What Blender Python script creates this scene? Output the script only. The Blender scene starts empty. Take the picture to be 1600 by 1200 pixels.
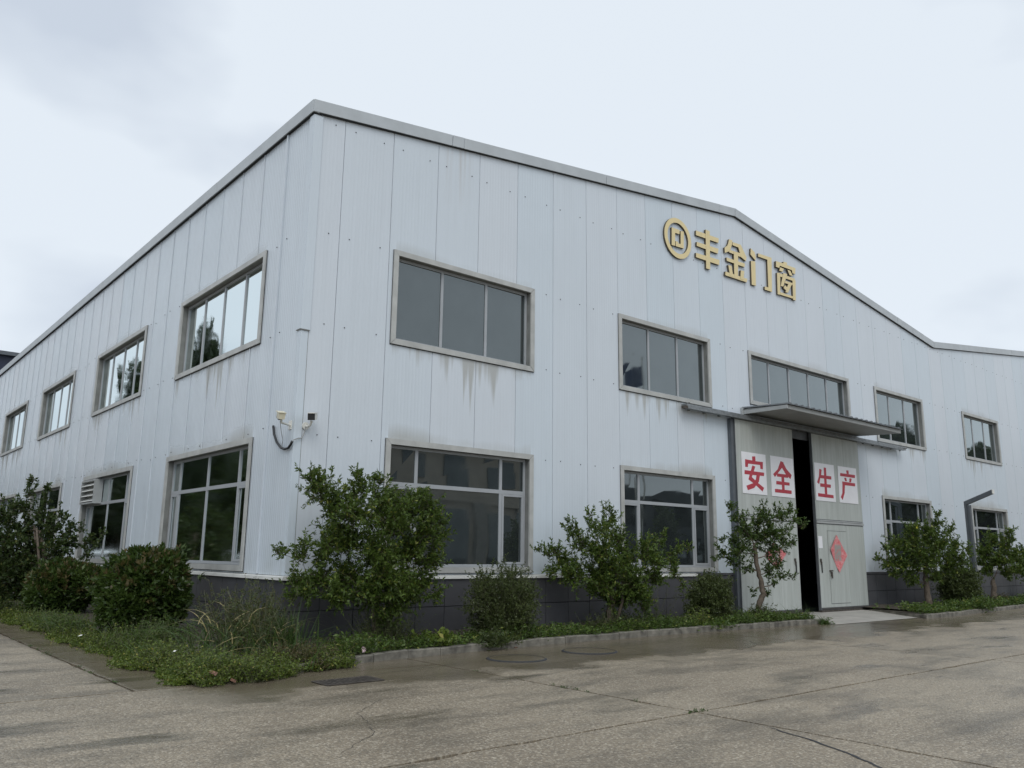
import bpy, bmesh, math, random
import numpy as np
from mathutils import Vector, Matrix

scene = bpy.context.scene
COL = scene.collection
R = math.radians

# ------------------------------------------------------------------ camera
cam_d = bpy.data.cameras.new('camera')
cam_d.sensor_width = 36.0
cam_d.lens = 36.0 * 1292.29 / 1600.0
cam_d.clip_start = 0.05
cam_d.clip_end = 2000
cam = bpy.data.objects.new('camera', cam_d)
COL.objects.link(cam)
r_ = Vector((0.76250119, -0.64686549, 0.01252852))
u_ = Vector((-0.14039747, -0.14653033, 0.97919222))
d_ = Vector((0.63156985, 0.74839421, 0.20254783))
m3 = Matrix((r_, u_, -d_)).transposed()
cam.matrix_world = Matrix.Translation((-5.7435, -12.1355, 1.442)) @ m3.to_4x4()
scene.camera = cam

# ------------------------------------------------------------------ light
SUN_TO = Vector((-0.42, -0.62, 0.85)).normalized()      # direction towards the veiled sun
world = bpy.data.worlds.new('World')
scene.world = world
world.use_nodes = True
wn = world.node_tree
for n in list(wn.nodes):
    wn.nodes.remove(n)
w_out = wn.nodes.new('ShaderNodeOutputWorld')
w_bg = wn.nodes.new('ShaderNodeBackground')
w_bg.inputs['Strength'].default_value = 0.1
sky = wn.nodes.new('ShaderNodeTexSky')
sky.sky_type = 'NISHITA'
sky.sun_disc = False
sky.sun_elevation = math.asin(SUN_TO.z)
sky.sun_rotation = math.atan2(SUN_TO.x, SUN_TO.y)
tc = wn.nodes.new('ShaderNodeTexCoord')
mp = wn.nodes.new('ShaderNodeMapping')
mp.inputs['Scale'].default_value = (1.0, 1.0, 1.9)
mp.inputs['Rotation'].default_value = (0, 0, R(-32))
mp.inputs['Location'].default_value = (0.35, 3.1, 0.2)
nz = wn.nodes.new('ShaderNodeTexNoise')
nz.inputs['Scale'].default_value = 1.5
nz.inputs['Detail'].default_value = 5
nz.inputs['Roughness'].default_value = 0.5
ramp = wn.nodes.new('ShaderNodeValToRGB')
cr = ramp.color_ramp
cr.elements[0].position = 0.33
cr.elements[0].color = (6.3, 7.0, 8.0, 1)
cr.elements[1].position = 0.44
cr.elements[1].color = (8.25, 8.95, 9.7, 1)
mixw = wn.nodes.new('ShaderNodeMix')
mixw.data_type = 'RGBA'
mixw.inputs['Factor'].default_value = 0.93            # veil of cloud over the clear sky
wn.links.new(tc.outputs['Generated'], mp.inputs['Vector'])
wn.links.new(mp.outputs['Vector'], nz.inputs['Vector'])
wn.links.new(nz.outputs['Fac'], ramp.inputs['Fac'])
wn.links.new(sky.outputs['Color'], mixw.inputs['A'])
wn.links.new(ramp.outputs['Color'], mixw.inputs['B'])
wn.links.new(mixw.outputs['Result'], w_bg.inputs['Color'])
wn.links.new(w_bg.outputs['Background'], w_out.inputs['Surface'])

sun_d = bpy.data.lights.new('sun', 'SUN')
sun_d.energy = 1.15
sun_d.angle = R(35)
sun_d.color = (1.0, 0.97, 0.92)
sun = bpy.data.objects.new('sun', sun_d)
COL.objects.link(sun)
sun.rotation_euler = (-SUN_TO).to_track_quat('-Z', 'Y').to_euler()

vs = scene.view_settings
vs.view_transform = 'Standard'
vs.look = 'None'
vs.exposure = 0.0
vs.gamma = 1.0
vs.use_curve_mapping = False
scene.cycles.max_bounces = 8
scene.cycles.use_denoising = True

# ------------------------------------------------------------------ node helper
class NT:
    def __init__(s, name):
        s.m = bpy.data.materials.new(name)
        s.m.use_nodes = True
        s.t = s.m.node_tree
        for n in list(s.t.nodes):
            s.t.nodes.remove(n)
        s.out = s.n('ShaderNodeOutputMaterial')
        s.b = s.n('ShaderNodeBsdfPrincipled')
        s.l(s.b.outputs['BSDF'], s.out.inputs['Surface'])
    def n(s, t, **k):
        nd = s.t.nodes.new(t)
        for a, b in k.items():
            setattr(nd, a, b)
        return nd
    def l(s, a, b):
        s.t.links.new(a, b)
    def put(s, sock, v):
        if isinstance(v, (int, float)):
            sock.default_value = (v, v, v, 1) if sock.type == 'RGBA' else v
        elif isinstance(v, (tuple, list)):
            sock.default_value = tuple(v) + ((1,) if len(v) == 3 and len(sock.default_value) == 4 else ())
        else:
            s.l(v, sock)
    def math(s, op, a, b=None, c=None, clamp=False):
        nd = s.n('ShaderNodeMath', operation=op, use_clamp=clamp)
        s.put(nd.inputs[0], a)
        if b is not None: s.put(nd.inputs[1], b)
        if c is not None: s.put(nd.inputs[2], c)
        return nd.outputs[0]
    def add(s, a, b): return s.math('ADD', a, b)
    def sub(s, a, b): return s.math('SUBTRACT', a, b)
    def mul(s, a, b): return s.math('MULTIPLY', a, b)
    def step(s, v, lo, hi):                       # clamped linear ramp
        nd = s.n('ShaderNodeMapRange', clamp=True)
        s.put(nd.inputs['Value'], v); s.put(nd.inputs['From Min'], lo); s.put(nd.inputs['From Max'], hi)
        return nd.outputs[0]
    def pos(s):
        g = s.n('ShaderNodeNewGeometry')
        sp = s.n('ShaderNodeSeparateXYZ')
        s.l(g.outputs['Position'], sp.inputs[0])
        return sp.outputs[0], sp.outputs[1], sp.outputs[2]
    def vec(s, x, y, z):
        c = s.n('ShaderNodeCombineXYZ')
        s.put(c.inputs[0], x); s.put(c.inputs[1], y); s.put(c.inputs[2], z)
        return c.outputs[0]
    def noise(s, vec, scale, detail=3, rough=0.55):
        nd = s.n('ShaderNodeTexNoise')
        if vec is not None: s.l(vec, nd.inputs['Vector'])
        nd.inputs['Scale'].default_value = scale
        nd.inputs['Detail'].default_value = detail
        nd.inputs['Roughness'].default_value = rough
        return nd.outputs['Fac']
    def mix(s, f, a, b, blend='MIX'):
        nd = s.n('ShaderNodeMix', data_type='RGBA', blend_type=blend)
        s.put(nd.inputs['Factor'], f)
        s.put(nd.inputs['A'], a); s.put(nd.inputs['B'], b)
        return nd.outputs['Result']
    def bump(s, h, strength=0.3, dist=0.01, normal=None):
        nd = s.n('ShaderNodeBump')
        nd.inputs['Strength'].default_value = strength
        nd.inputs['Distance'].default_value = dist
        s.l(h, nd.inputs['Height'])
        if normal is not None: s.l(normal, nd.inputs['Normal'])
        s.l(nd.outputs[0], s.b.inputs['Normal'])
        return nd.outputs[0]
    def set(s, **k):
        for a, v in k.items():
            s.put(s.b.inputs[a.replace('_', ' ')], v)
        return s.m

def simple(name, col, rough=0.5, metal=0.0, var=0.08, scale=4.0, bump=0.0, bscale=40.0, ior=1.5):
    t = NT(name)
    g = t.n('ShaderNodeNewGeometry')
    f = t.noise(g.outputs['Position'], scale, 4)
    k0 = tuple(c * (1 - var) for c in col); k1 = tuple(c * (1 + var) for c in col)
    t.set(Base_Color=t.mix(t.step(f, 0.3, 0.7), k0, k1), Roughness=rough, Metallic=metal, IOR=ior)
    if bump:
        t.bump(t.noise(g.outputs['Position'], bscale, 4), bump, 0.01)
    return t.m

# ------------------------------------------------------------------ mesh helpers
class MB:
    def __init__(s):
        s.v = []; s.f = []; s.mi = []; s.m = 0
    def quad(s, a, b, c, d):
        i = len(s.v); s.v += [a, b, c, d]; s.f.append((i, i+1, i+2, i+3)); s.mi.append(s.m)
    def tri(s, a, b, c):
        i = len(s.v); s.v += [a, b, c]; s.f.append((i, i+1, i+2)); s.mi.append(s.m)
    def hexa(s, p):                                # 8 corners: 4 bottom ccw, 4 top ccw
        i = len(s.v); s.v += list(p)
        for q in ((3,2,1,0),(4,5,6,7),(0,1,5,4),(1,2,6,5),(2,3,7,6),(3,0,4,7)):
            s.f.append(tuple(i+k for k in q)); s.mi.append(s.m)
    def box(s, x0, x1, y0, y1, z0, z1):
        s.hexa([(x0,y0,z0),(x1,y0,z0),(x1,y1,z0),(x0,y1,z0),(x0,y0,z1),(x1,y0,z1),(x1,y1,z1),(x0,y1,z1)])
    def prism(s, poly, y0, y1, fm=0, sm=0):        # poly in (x,z); y0 front, y1 back
        a = sum(poly[k][0]*poly[(k+1)%len(poly)][1]-poly[(k+1)%len(poly)][0]*poly[k][1] for k in range(len(poly)))
        if a < 0: poly = poly[::-1]
        n = len(poly); i = len(s.v)
        s.v += [(x, y0, z) for x, z in poly] + [(x, y1, z) for x, z in poly]
        s.f.append(tuple(range(i, i+n))); s.mi.append(fm)
        s.f.append(tuple(range(i+2*n-1, i+n-1, -1))); s.mi.append(sm)
        for k in range(n):
            j = (k+1) % n
            s.f.append((i+j, i+k, i+n+k, i+n+j)); s.mi.append(sm)
    def tube(s, pts, rad, sides=6, cap=True):
        pts = [Vector(p) for p in pts]
        if not isinstance(rad, (list, tuple)): rad = [rad]*len(pts)
        i0 = len(s.v)
        up = Vector((0.31, 0.17, 0.93))
        for k, p in enumerate(pts):
            t = (pts[min(k+1, len(pts)-1)] - pts[max(k-1, 0)])
            if t.length < 1e-9: t = Vector((0,0,1))
            t.normalize()
            a = t.cross(up)
            if a.length < 1e-3: a = t.cross(Vector((1,0,0)))
            a.normalize(); b = t.cross(a)
            for j in range(sides):
                w = 2*math.pi*j/sides
                s.v.append(tuple(p + (a*math.cos(w) + b*math.sin(w))*rad[k]))
        for k in range(len(pts)-1):
            for j in range(sides):
                j2 = (j+1) % sides
                s.f.append((i0+k*sides+j, i0+k*sides+j2, i0+(k+1)*sides+j2, i0+(k+1)*sides+j)); s.mi.append(s.m)
        if cap:
            s.f.append(tuple(i0+j for j in range(sides))[::-1]); s.mi.append(s.m)
            e = i0+(len(pts)-1)*sides
            s.f.append(tuple(e+j for j in range(sides))); s.mi.append(s.m)
    def build(s, name, mats, parent=None, org=None, smooth=False):
        if not isinstance(mats, (list, tuple)): mats = [mats]
        o0 = root_loc(parent) if parent else Vector(org or (0,0,0))
        me = bpy.data.meshes.new(name)
        me.from_pydata([(x-o0.x, y-o0.y, z-o0.z) for x, y, z in s.v], [], s.f)
        for m in mats: me.materials.append(m)
        if len(mats) > 1: me.polygons.foreach_set('material_index', s.mi)
        if smooth: me.polygons.foreach_set('use_smooth', [True]*len(me.polygons))
        me.update()
        o = bpy.data.objects.new(name, me)
        COL.objects.link(o)
        if parent: o.parent = parent
        else: o.location = o0
        return o

def root_loc(o):
    l = Vector((0,0,0))
    while o:
        l = l + Vector(o.location); o = o.parent
    return l

def tag(o, label=None, cat=None, group=None, kind=None):
    if label: o['label'] = label
    if cat: o['category'] = cat
    if group: o['group'] = group
    if kind: o['kind'] = kind
    return o

def thing(name, loc, label, cat, group=None):
    o = bpy.data.objects.new(name, None)
    o.empty_display_size = 0.3
    o.location = loc
    COL.objects.link(o)
    return tag(o, label, cat, group)

def np_mesh(name, V, nv, mats, parent=None, org=None, mi=None):
    """V: (n,nv,3) array of faces with nv corners each."""
    o0 = root_loc(parent) if parent else Vector(org or (0,0,0))
    n = V.shape[0]
    P = (V.reshape(-1, 3) - np.array(o0)).astype(np.float32)
    me = bpy.data.meshes.new(name)
    me.vertices.add(n*nv); me.vertices.foreach_set('co', P.ravel())
    me.loops.add(n*nv); me.loops.foreach_set('vertex_index', np.arange(n*nv, dtype=np.int32))
    me.polygons.add(n); me.polygons.foreach_set('loop_start', np.arange(0, n*nv, nv, dtype=np.int32))
    if not isinstance(mats, (list, tuple)): mats = [mats]
    for m in mats: me.materials.append(m)
    if mi is not None: me.polygons.foreach_set('material_index', np.asarray(mi, dtype=np.int32))
    me.update(calc_edges=True); me.validate()
    o = bpy.data.objects.new(name, me)
    COL.objects.link(o)
    if parent: o.parent = parent
    else: o.location = o0
    return o
# ------------------------------------------------------------------ layout data (metres)
UT, UB, LT, LB = 6.79, 5.05, 3.38, 1.12
FW = [(1.68, 5.05, 3), (7.58, 10.92, 3), (19.37, 22.73, 3), (25.95, 29.27, 3), (32.95, 36.3, 3)]   # front windows
DW = (12.58, 17.77, 5.36)                                                                        # over the door
LW = [(1.57, 5.96), (8.37, 12.72), (15.28, 19.67), (22.18, 26.48), (28.95, 33.3)]               # side windows (y)
DOOR = (11.72, 17.86, 4.9)
XE, YE = 42.0, 46.0

def roof_z(x):                                    # lower edge of the eave trim on the gable front
    if x < 12.2: return 8.83 + (10.42-8.83)*x/12.2
    if x < 24.0: return 10.42 - (10.42-8.83)*(x-12.2)/11.8
    if x < 36.2: return 8.83 + (10.42-8.83)*(x-24.0)/12.2
    return 10.42 - (10.42-8.83)*(x-36.2)/11.8

# ------------------------------------------------------------------ materials
def wall_mat(name, axis, wins, win3=None):
    t = NT(name)
    x, y, z = t.pos()
    u = x if axis == 0 else y
    vu = t.vec(u, 0.0, 0.0)
    xm = None
    for a, b in wins:
        c = t.math('COMPARE', u, (a+b)/2, (b-a)/2 - 0.05)
        xm = c if xm is None else t.add(xm, c)
    n1 = t.noise(t.vec(u, 3.1, 0.0), 3.4, 3, 0.6)
    n2 = t.noise(t.vec(u, 9.7, 0.0), 0.9, 4, 0.5)
    n3 = t.noise(t.vec(u, 5.2, 0.0), 0.55, 1, 0.5)
    big = t.step(n3, 0.36, 0.6)
    # drips below the upper sills
    L = t.add(0.10, t.mul(t.mul(t.math('POWER', t.step(n1, 0.42, 0.78), 1.6), 1.4), t.add(big, 0.35)))
    d = t.sub(UB, z)
    s1 = t.mul(t.math('MULTIPLY', t.sub(L, d), 2.6, clamp=True), t.math('GREATER_THAN', d, 0.0))
    s1 = t.mul(t.mul(s1, xm), t.math('LESS_THAN', d, 1.7))
    # smudges above window heads
    def smudge(zt):
        dd = t.sub(z, zt)
        Ls = t.add(0.07, t.mul(t.step(n2, 0.30, 0.72), 0.30 if zt == LT else 0.20))
        k = t.math('MULTIPLY', t.sub(Ls, dd), 4.0, clamp=True)
        return t.mul(t.mul(k, t.math('GREATER_THAN', dd, 0.0)), xm)
    s2 = t.mul(t.math('MAXIMUM', smudge(LT), t.mul(smudge(UT), 0.7)), t.add(0.55, t.mul(t.step(t.noise(t.vec(u, 1.7, 0.0), 0.9, 3), 0.35, 0.62), 0.45)))
    st = t.math('MAXIMUM', s1, s2)
    # foot of the wall
    foot = t.mul(t.step(z, 1.75, 1.08), t.step(t.noise(t.vec(u, z, 0.0), 2.5, 4), 0.4, 0.75))
    streak = t.noise(t.vec(t.mul(u, 9.0), 0.0, t.mul(z, 0.28)), 1.0, 4, 0.65)
    cloud = t.noise(t.vec(u, 0.0, t.mul(z, 0.5)), 0.5, 4, 0.6)
    oi = t.n('ShaderNodeObjectInfo')
    rnd = oi.outputs['Random']
    base = t.mix(rnd, (0.595, 0.668, 0.732), (0.632, 0.682, 0.738))
    base = t.mix(t.mul(t.step(streak, 0.48, 0.85), 0.20), base, (0.42, 0.46, 0.49))
    base = t.mix(t.mul(t.step(cloud, 0.42, 0.7), 0.13), base, (0.47, 0.51, 0.54))
    base = t.mix(t.mul(st, 0.68), base, (0.36, 0.36, 0.33))
    base = t.mix(t.mul(foot, 0.35), base, (0.40, 0.43, 0.38))
    if axis == 0:                                  # rust run below the trim lap
        rr = t.mul(t.step(t.math('ABSOLUTE', t.sub(u, 3.02)), 0.42, 0.05), t.step(z, 7.9, 9.1))
        rr = t.mul(rr, t.step(t.noise(t.vec(t.mul(u, 16.0), 0.0, t.mul(z, 0.3)), 1.0, 3), 0.42, 0.7))
        base = t.mix(t.mul(rr, 0.45), base, (0.36, 0.29, 0.22))
    rib = t.math('SINE', t.mul(u, 2*math.pi/0.0714))
    rib = t.math('MAXIMUM', rib, -0.2)
    warp = t.noise(t.vec(t.mul(u, 1.3), 0.0, t.mul(z, 0.6)), 1.0, 2)
    h = t.add(t.mul(rib, 0.0018 if axis == 0 else 0.0045), t.mul(warp, 0.07 if axis else 0.03))
    t.bump(h, 0.5, 1.0)
    t.set(Base_Color=base, Roughness=t.add(0.23 if axis else 0.33, t.mul(st, 0.3)), IOR=1.45)
    return t.m

def glass_mat(name, tint=(0.014, 0.018, 0.019), faces=4, rough=0.015, dusty=0.0):
    """dark double glazing: four reflecting surfaces over a dark room"""
    t = NT(name)
    x, y, z = t.pos()
    dust = t.noise(t.vec(x, y, z), 1.6, 5, 0.6)
    fr = t.n('ShaderNodeFresnel'); fr.inputs['IOR'].default_value = 1.5
    w = t.noise(t.vec(x, y, z), 0.8, 1)
    bp = t.n('ShaderNodeBump'); bp.inputs['Strength'].default_value = 0.06; bp.inputs['Distance'].default_value = 0.05
    t.l(w, bp.inputs['Height'])
    k = t.sub(1.0, t.math('POWER', t.sub(1.0, fr.outputs[0]), float(faces)))
    gl = t.n('ShaderNodeBsdfGlossy'); gl.inputs['Color'].default_value = (0.76, 0.83, 0.84, 1)
    t.put(gl.inputs['Roughness'], t.add(rough, t.mul(t.step(dust, 0.45, 0.9), 0.08)))
    t.l(bp.outputs[0], gl.inputs['Normal'])
    c = t.mix(t.mul(t.step(dust, 0.3, 0.8), 0.6), tint, tuple(q*2+0.012+dusty for q in tint))
    t.set(Base_Color=c, Roughness=0.8)
    t.b.inputs['Specular IOR Level'].default_value = 0.0
    ms = t.n('ShaderNodeMixShader')
    t.l(k, ms.inputs[0]); t.l(t.b.outputs[0], ms.inputs[1]); t.l(gl.outputs[0], ms.inputs[2]); t.l(ms.outputs[0], t.out.inputs['Surface'])
    return t.m

def concrete_mat():
    t = NT('wet_concrete')
    x, y, z = t.pos()
    p = t.vec(x, y, 0.0)
    n_big = t.noise(p, 0.33, 5, 0.6)
    n_mid = t.noise(t.vec(t.mul(x, 0.55), t.mul(y, 1.5), 7.0), 1.0, 6, 0.66)
    n_fin = t.noise(p, 38.0, 3, 0.7)
    vo = t.n('ShaderNodeTexVoronoi'); t.l(p, vo.inputs['Vector']); vo.inputs['Scale'].default_value = 62.0
    cs = t.n('ShaderNodeSeparateColor'); t.l(vo.outputs['Color'], cs.inputs[0])
    peb = cs.outputs[0]
    base = t.mix(t.step(n_big, 0.30, 0.68), (0.240, 0.194, 0.138), (0.415, 0.346, 0.252))
    base = t.mix(t.mul(t.step(n_fin, 0.3, 0.7), 0.6), base, (0.15, 0.130, 0.102))
    base = t.mix(t.mul(t.step(peb, 0.70, 0.98), 0.55), base, (0.62, 0.56, 0.45))
    base = t.mix(t.mul(t.step(peb, 0.28, 0.02), 0.62), base, (0.11, 0.10, 0.085))
    damp = t.step(n_mid, 0.47, 0.72)
    base = t.mix(t.mul(damp, 0.75), base, (0.085, 0.074, 0.058))
    # silt washed against the kerb and along the side bed
    wob = t.noise(p, 0.55, 4)
    kerb_d = t.add(t.add(y, 3.9), t.mul(t.sub(wob, 0.5), 3.4))
    silt1 = t.mul(t.step(kerb_d, -0.12, 0.25), t.step(x, -3.0, -2.0))
    side = t.mul(t.step(t.add(x, t.mul(t.sub(wob, 0.5), 0.5)), -2.95, -2.8), t.mul(t.step(x, -0.6, -0.9), t.step(y, -2.75, -2.55)))
    silt = t.math('MAXIMUM', silt1, side)
    silt = t.mul(silt, t.step(x, 34.0, 16.0))
    sc = t.mix(t.noise(t.vec(t.mul(x, 0.5), t.mul(y, 2.2), 3.0), 1.4, 4), (0.100, 0.082, 0.056), (0.170, 0.143, 0.104))
    base = t.mix(t.mul(silt, 0.88), base, sc)
    # shallow puddles
    pudn = t.noise(t.vec(t.mul(x, 0.55), t.mul(y, 1.5), 21.0), 0.9, 4, 0.55)
    lane = t.mul(t.step(x, -2.8, -3.6), 0.06)
    pud = t.step(t.add(pudn, lane), 0.60, 0.72)
    base = t.mix(t.mul(pud, 0.6), base, (0.085, 0.075, 0.06))
    rough = t.sub(t.sub(0.47, t.mul(damp, 0.17)), t.mul(silt, 0.22))
    rough = t.sub(rough, t.mul(t.step(n_big, 0.45, 0.7), 0.10))
    rough = t.mix(pud, rough, 0.10)
    h = t.add(t.mul(vo.outputs['Distance'], -0.011), t.mul(n_fin, 0.008))
    h = t.mul(h, t.sub(1.0, t.mul(t.math('MAXIMUM', silt, pud), 0.88)))
    h = t.add(h, t.mul(n_mid, 0.012))
    t.bump(h, 0.8, 1.0)
    t.set(Base_Color=base, Roughness=rough, IOR=1.4)
    return t.m

def leaf_mat(name, dark, light, tip=None, rough=0.38):
    t = NT(name)
    g = t.n('ShaderNodeNewGeometry')
    rnd = g.outputs['Random Per Island']
    x, y, z = t.pos()
    cl = t.noise(t.vec(x, y, z), 2.6, 2)
    f = t.add(t.mul(rnd, 0.65), t.mul(t.step(cl, 0.3, 0.7), 0.35))
    base = t.mix(f, dark, light)
    if tip: base = t.mix(t.step(rnd, 0.93, 0.97), base, tip)
    t.set(Base_Color=base, Roughness=rough, IOR=1.4)
    tr = t.n('ShaderNodeBsdfTranslucent')
    t.put(tr.inputs['Color'], t.mix(0.5, base, (0.10, 0.16, 0.02)))
    ms = t.n('ShaderNodeMixShader'); ms.inputs[0].default_value = 0.30
    t.l(t.b.outputs[0], ms.inputs[1]); t.l(tr.outputs[0], ms.inputs[2]); t.l(ms.outputs[0], t.out.inputs['Surface'])
    return t.m

def door_mat():
    t = NT('door_paint')
    x, y, z = t.pos()
    streak = t.noise(t.vec(t.mul(x, 8.0), 0.0, t.mul(z, 0.5)), 1.0, 4, 0.65)
    base = t.mix(t.step(streak, 0.35, 0.8), (0.47, 0.50, 0.48), (0.33, 0.355, 0.33))
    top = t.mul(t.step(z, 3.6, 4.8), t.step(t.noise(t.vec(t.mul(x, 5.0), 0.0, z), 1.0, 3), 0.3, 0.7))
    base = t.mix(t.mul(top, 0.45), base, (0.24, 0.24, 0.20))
    t.bump(t.math('SINE', t.mul(x, 2*math.pi/0.0714)), 0.05, 0.002)
    return t.set(Base_Color=base, Roughness=0.45)

def torn_paper_mat():
    t = NT('torn_red_paper')
    g = t.n('ShaderNodeTexCoord')
    sp = t.n('ShaderNodeSeparateXYZ'); t.l(g.outputs['Object'], sp.inputs[0])
    x, z = sp.outputs[0], sp.outputs[2]
    n = t.noise(g.outputs['Object'], 14.0, 4, 0.7)
    rr = t.math('MAXIMUM', t.math('ABSOLUTE', t.mul(x, 1.25)), t.math('ABSOLUTE', t.sub(z, 0.02)))
    hole = t.mul(t.step(rr, 0.24, 0.19), t.step(n, 0.32, 0.52))
    base = t.mix(t.step(n, 0.35, 0.75), (0.56, 0.12, 0.13), (0.70, 0.36, 0.36))
    base = t.mix(t.mul(t.step(n, 0.62, 0.66), 0.7), base, (0.66, 0.58, 0.55))
    base = t.mix(hole, base, (0.30, 0.31, 0.29))
    return t.set(Base_Color=base, Roughness=0.8)

def gold_mat():
    t = NT('gold_paint')
    x, y, z = t.pos()
    streak = t.noise(t.vec(t.mul(x, 12.0), 0.0, t.mul(z, 1.5)), 1.0, 4, 0.65)
    base = t.mix(t.mul(t.step(streak, 0.58, 0.78), 0.55), (0.76, 0.63, 0.34), (0.28, 0.22, 0.11))
    return t.set(Base_Color=base, Roughness=0.45)

MW = wall_mat('white_cladding_front', 0, [(a, b) for a, b, _ in FW] + [(DW[0], DW[1])])
ML = wall_mat('white_cladding_side', 1, LW)
M_TRIM = simple('flashing_grey', (0.43, 0.437, 0.422), 0.42, 0, 0.16, 3)
M_TRIML = simple('cap_flashing', (0.47, 0.505, 0.53), 0.42, 0, 0.08, 2)
M_DRIP = simple('drip_flashing', (0.62, 0.625, 0.60), 0.4, 0, 0.10, 3)
M_ALU = simple('window_aluminium', (0.36, 0.38, 0.40), 0.4, 0.0, 0.06, 3)
M_GLASS = glass_mat('dark_glass', (0.016, 0.020, 0.021), 4, 0.015, 0.004)
M_GLASS_S = glass_mat('side_glass', (0.026, 0.032, 0.032), 2, 0.06, 0.055)
M_REVEAL = simple('reveal_metal', (0.20, 0.205, 0.195), 0.5, 0, 0.2, 4)
M_GLASS_U = glass_mat('dusty_glass', (0.022, 0.028, 0.030), 4, 0.02, 0.01)
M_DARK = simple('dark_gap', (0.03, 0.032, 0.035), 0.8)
M_PLINTH = simple('plinth_panel', (0.064, 0.065, 0.072), 0.42, 0, 0.18, 1.6, 0.06, 60)
M_CONC = concrete_mat()
M_KERB = simple('kerb_concrete', (0.155, 0.145, 0.122), 0.8, 0, 0.55, 6, 0.7, 30)
M_APRON = simple('apron_concrete', (0.36, 0.345, 0.315), 0.7, 0, 0.18, 2.5, 0.3, 25)
M_SOIL = simple('soil', (0.055, 0.045, 0.032), 0.9, 0, 0.4, 6, 1.0, 14)
M_DOOR = door_mat()
M_DOORE = simple('door_edge_steel', (0.12, 0.13, 0.14), 0.5, 0.2, 0.2, 5)
M_GALV = simple('galvanised_steel', (0.24, 0.255, 0.262), 0.42, 0.55, 0.25, 9)
M_GREY = simple('grey_sheet', (0.36, 0.375, 0.375), 0.5, 0, 0.1, 4)
M_POST = simple('post_grey', (0.105, 0.118, 0.132), 0.45, 0.2, 0.1, 4)
M_GOLD = gold_mat()
M_GOLDE = simple('letter_return', (0.10, 0.085, 0.06), 0.6)
M_RED = simple('red_vinyl', (0.43, 0.035, 0.055), 0.5, 0, 0.06, 5)
M_BOARD = simple('white_board', (0.80, 0.80, 0.83), 0.45, 0, 0.03, 3)
M_PAPER = torn_paper_mat()
M_WHITE = simple('white_plastic', (0.74, 0.74, 0.70), 0.4)
M_BLACK = simple('black_plastic', (0.018, 0.02, 0.022), 0.35)
M_CREAM = simple('cream_plastic', (0.66, 0.62, 0.47), 0.45)
M_YELLOW = simple('yellow_sticker', (0.72, 0.68, 0.04), 0.5)
M_RUST = simple('rusty_steel', (0.075, 0.065, 0.056), 0.7, 0.2, 0.4, 12)
M_NAVY = simple('navy_sheet', (0.012, 0.018, 0.045), 0.5, 0, 0.1, 1)
M_BEIGE = simple('beige_stone', (0.56, 0.50, 0.42), 0.7, 0, 0.12, 1)
M_BARK = simple('bark', (0.115, 0.092, 0.070), 0.85, 0, 0.35, 22, 0.8, 45)
M_TWIG = simple('twig_bark', (0.075, 0.055, 0.038), 0.8, 0, 0.3, 20)
M_TWIGG = simple('green_twig', (0.085, 0.09, 0.045), 0.7, 0, 0.3, 20)
M_LEAF = leaf_mat('tree_leaf', (0.034, 0.066, 0.014), (0.138, 0.205, 0.040), (0.24, 0.26, 0.05))
M_LEAFB = leaf_mat('tree_leaf_deep', (0.030, 0.062, 0.016), (0.104, 0.165, 0.038), (0.18, 0.22, 0.05))
M_PEAR = leaf_mat('broad_leaf', (0.024, 0.048, 0.017), (0.084, 0.120, 0.038), (0.13, 0.14, 0.04))
M_PHOT = leaf_mat('glossy_leaf', (0.020, 0.046, 0.013), (0.088, 0.130, 0.032), None, 0.30)
M_NEW = leaf_mat('reddish_new_leaf', (0.080, 0.085, 0.030), (0.135, 0.090, 0.042))
M_BARB = leaf_mat('small_dull_leaf', (0.040, 0.062, 0.022), (0.115, 0.142, 0.045))
M_COVER = leaf_mat('bright_cover_leaf', (0.055, 0.095, 0.018), (0.195, 0.250, 0.045), (0.32, 0.29, 0.07))
M_COVER2 = leaf_mat('deep_cover_leaf', (0.038, 0.080, 0.018), (0.138, 0.210, 0.040), (0.23, 0.25, 0.06))
M_RUSTLEAF = leaf_mat('rusty_seed', (0.060, 0.048, 0.024), (0.145, 0.115, 0.050))
M_STRAW = leaf_mat('straw', (0.22, 0.18, 0.08), (0.42, 0.36, 0.17))
M_BLADE = leaf_mat('grass_blade', (0.035, 0.075, 0.020), (0.095, 0.150, 0.045))
M_FAR = leaf_mat('far_leaf', (0.014, 0.026, 0.012), (0.040, 0.058, 0.027))
# ------------------------------------------------------------------ factory building
rng = random.Random(5)
B = thing('factory_building', (0, 0, 0), 'white metal-clad factory with dark plinth, gabled roof and gold letters', 'factory building')

def P3(face, u, d, z):                            # face F: along x, facing -y; face L: along y, facing -x; d = depth inwards
    return (u, d, z) if face == 'F' else (d, u, z)

def fbox(mb, face, u0, u1, d0, d1, z0, z1):
    if face == 'F': mb.box(u0, u1, d0, d1, z0, z1)
    else: mb.box(d0, d1, u0, u1, z0, z1)

HOLE = 0.05
F_HOLES = [(a+HOLE, b-HOLE, UB+HOLE, UT-HOLE) for a, b, _ in FW] + [(a+HOLE, b-HOLE, LB+HOLE, LT-HOLE) for a, b, _ in FW]
F_HOLES += [(DW[0]+HOLE, DW[1]-HOLE, DW[2]+HOLE, UT-HOLE), (DOOR[0], DOOR[1], -1, DOOR[2])]
L_HOLES = [(a+HOLE, b-HOLE, UB+HOLE, UT-HOLE) for a, b in LW] + [(a+HOLE, b-HOLE, LB+HOLE, LT-HOLE) for a, b in LW]
Z0 = 1.09

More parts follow.
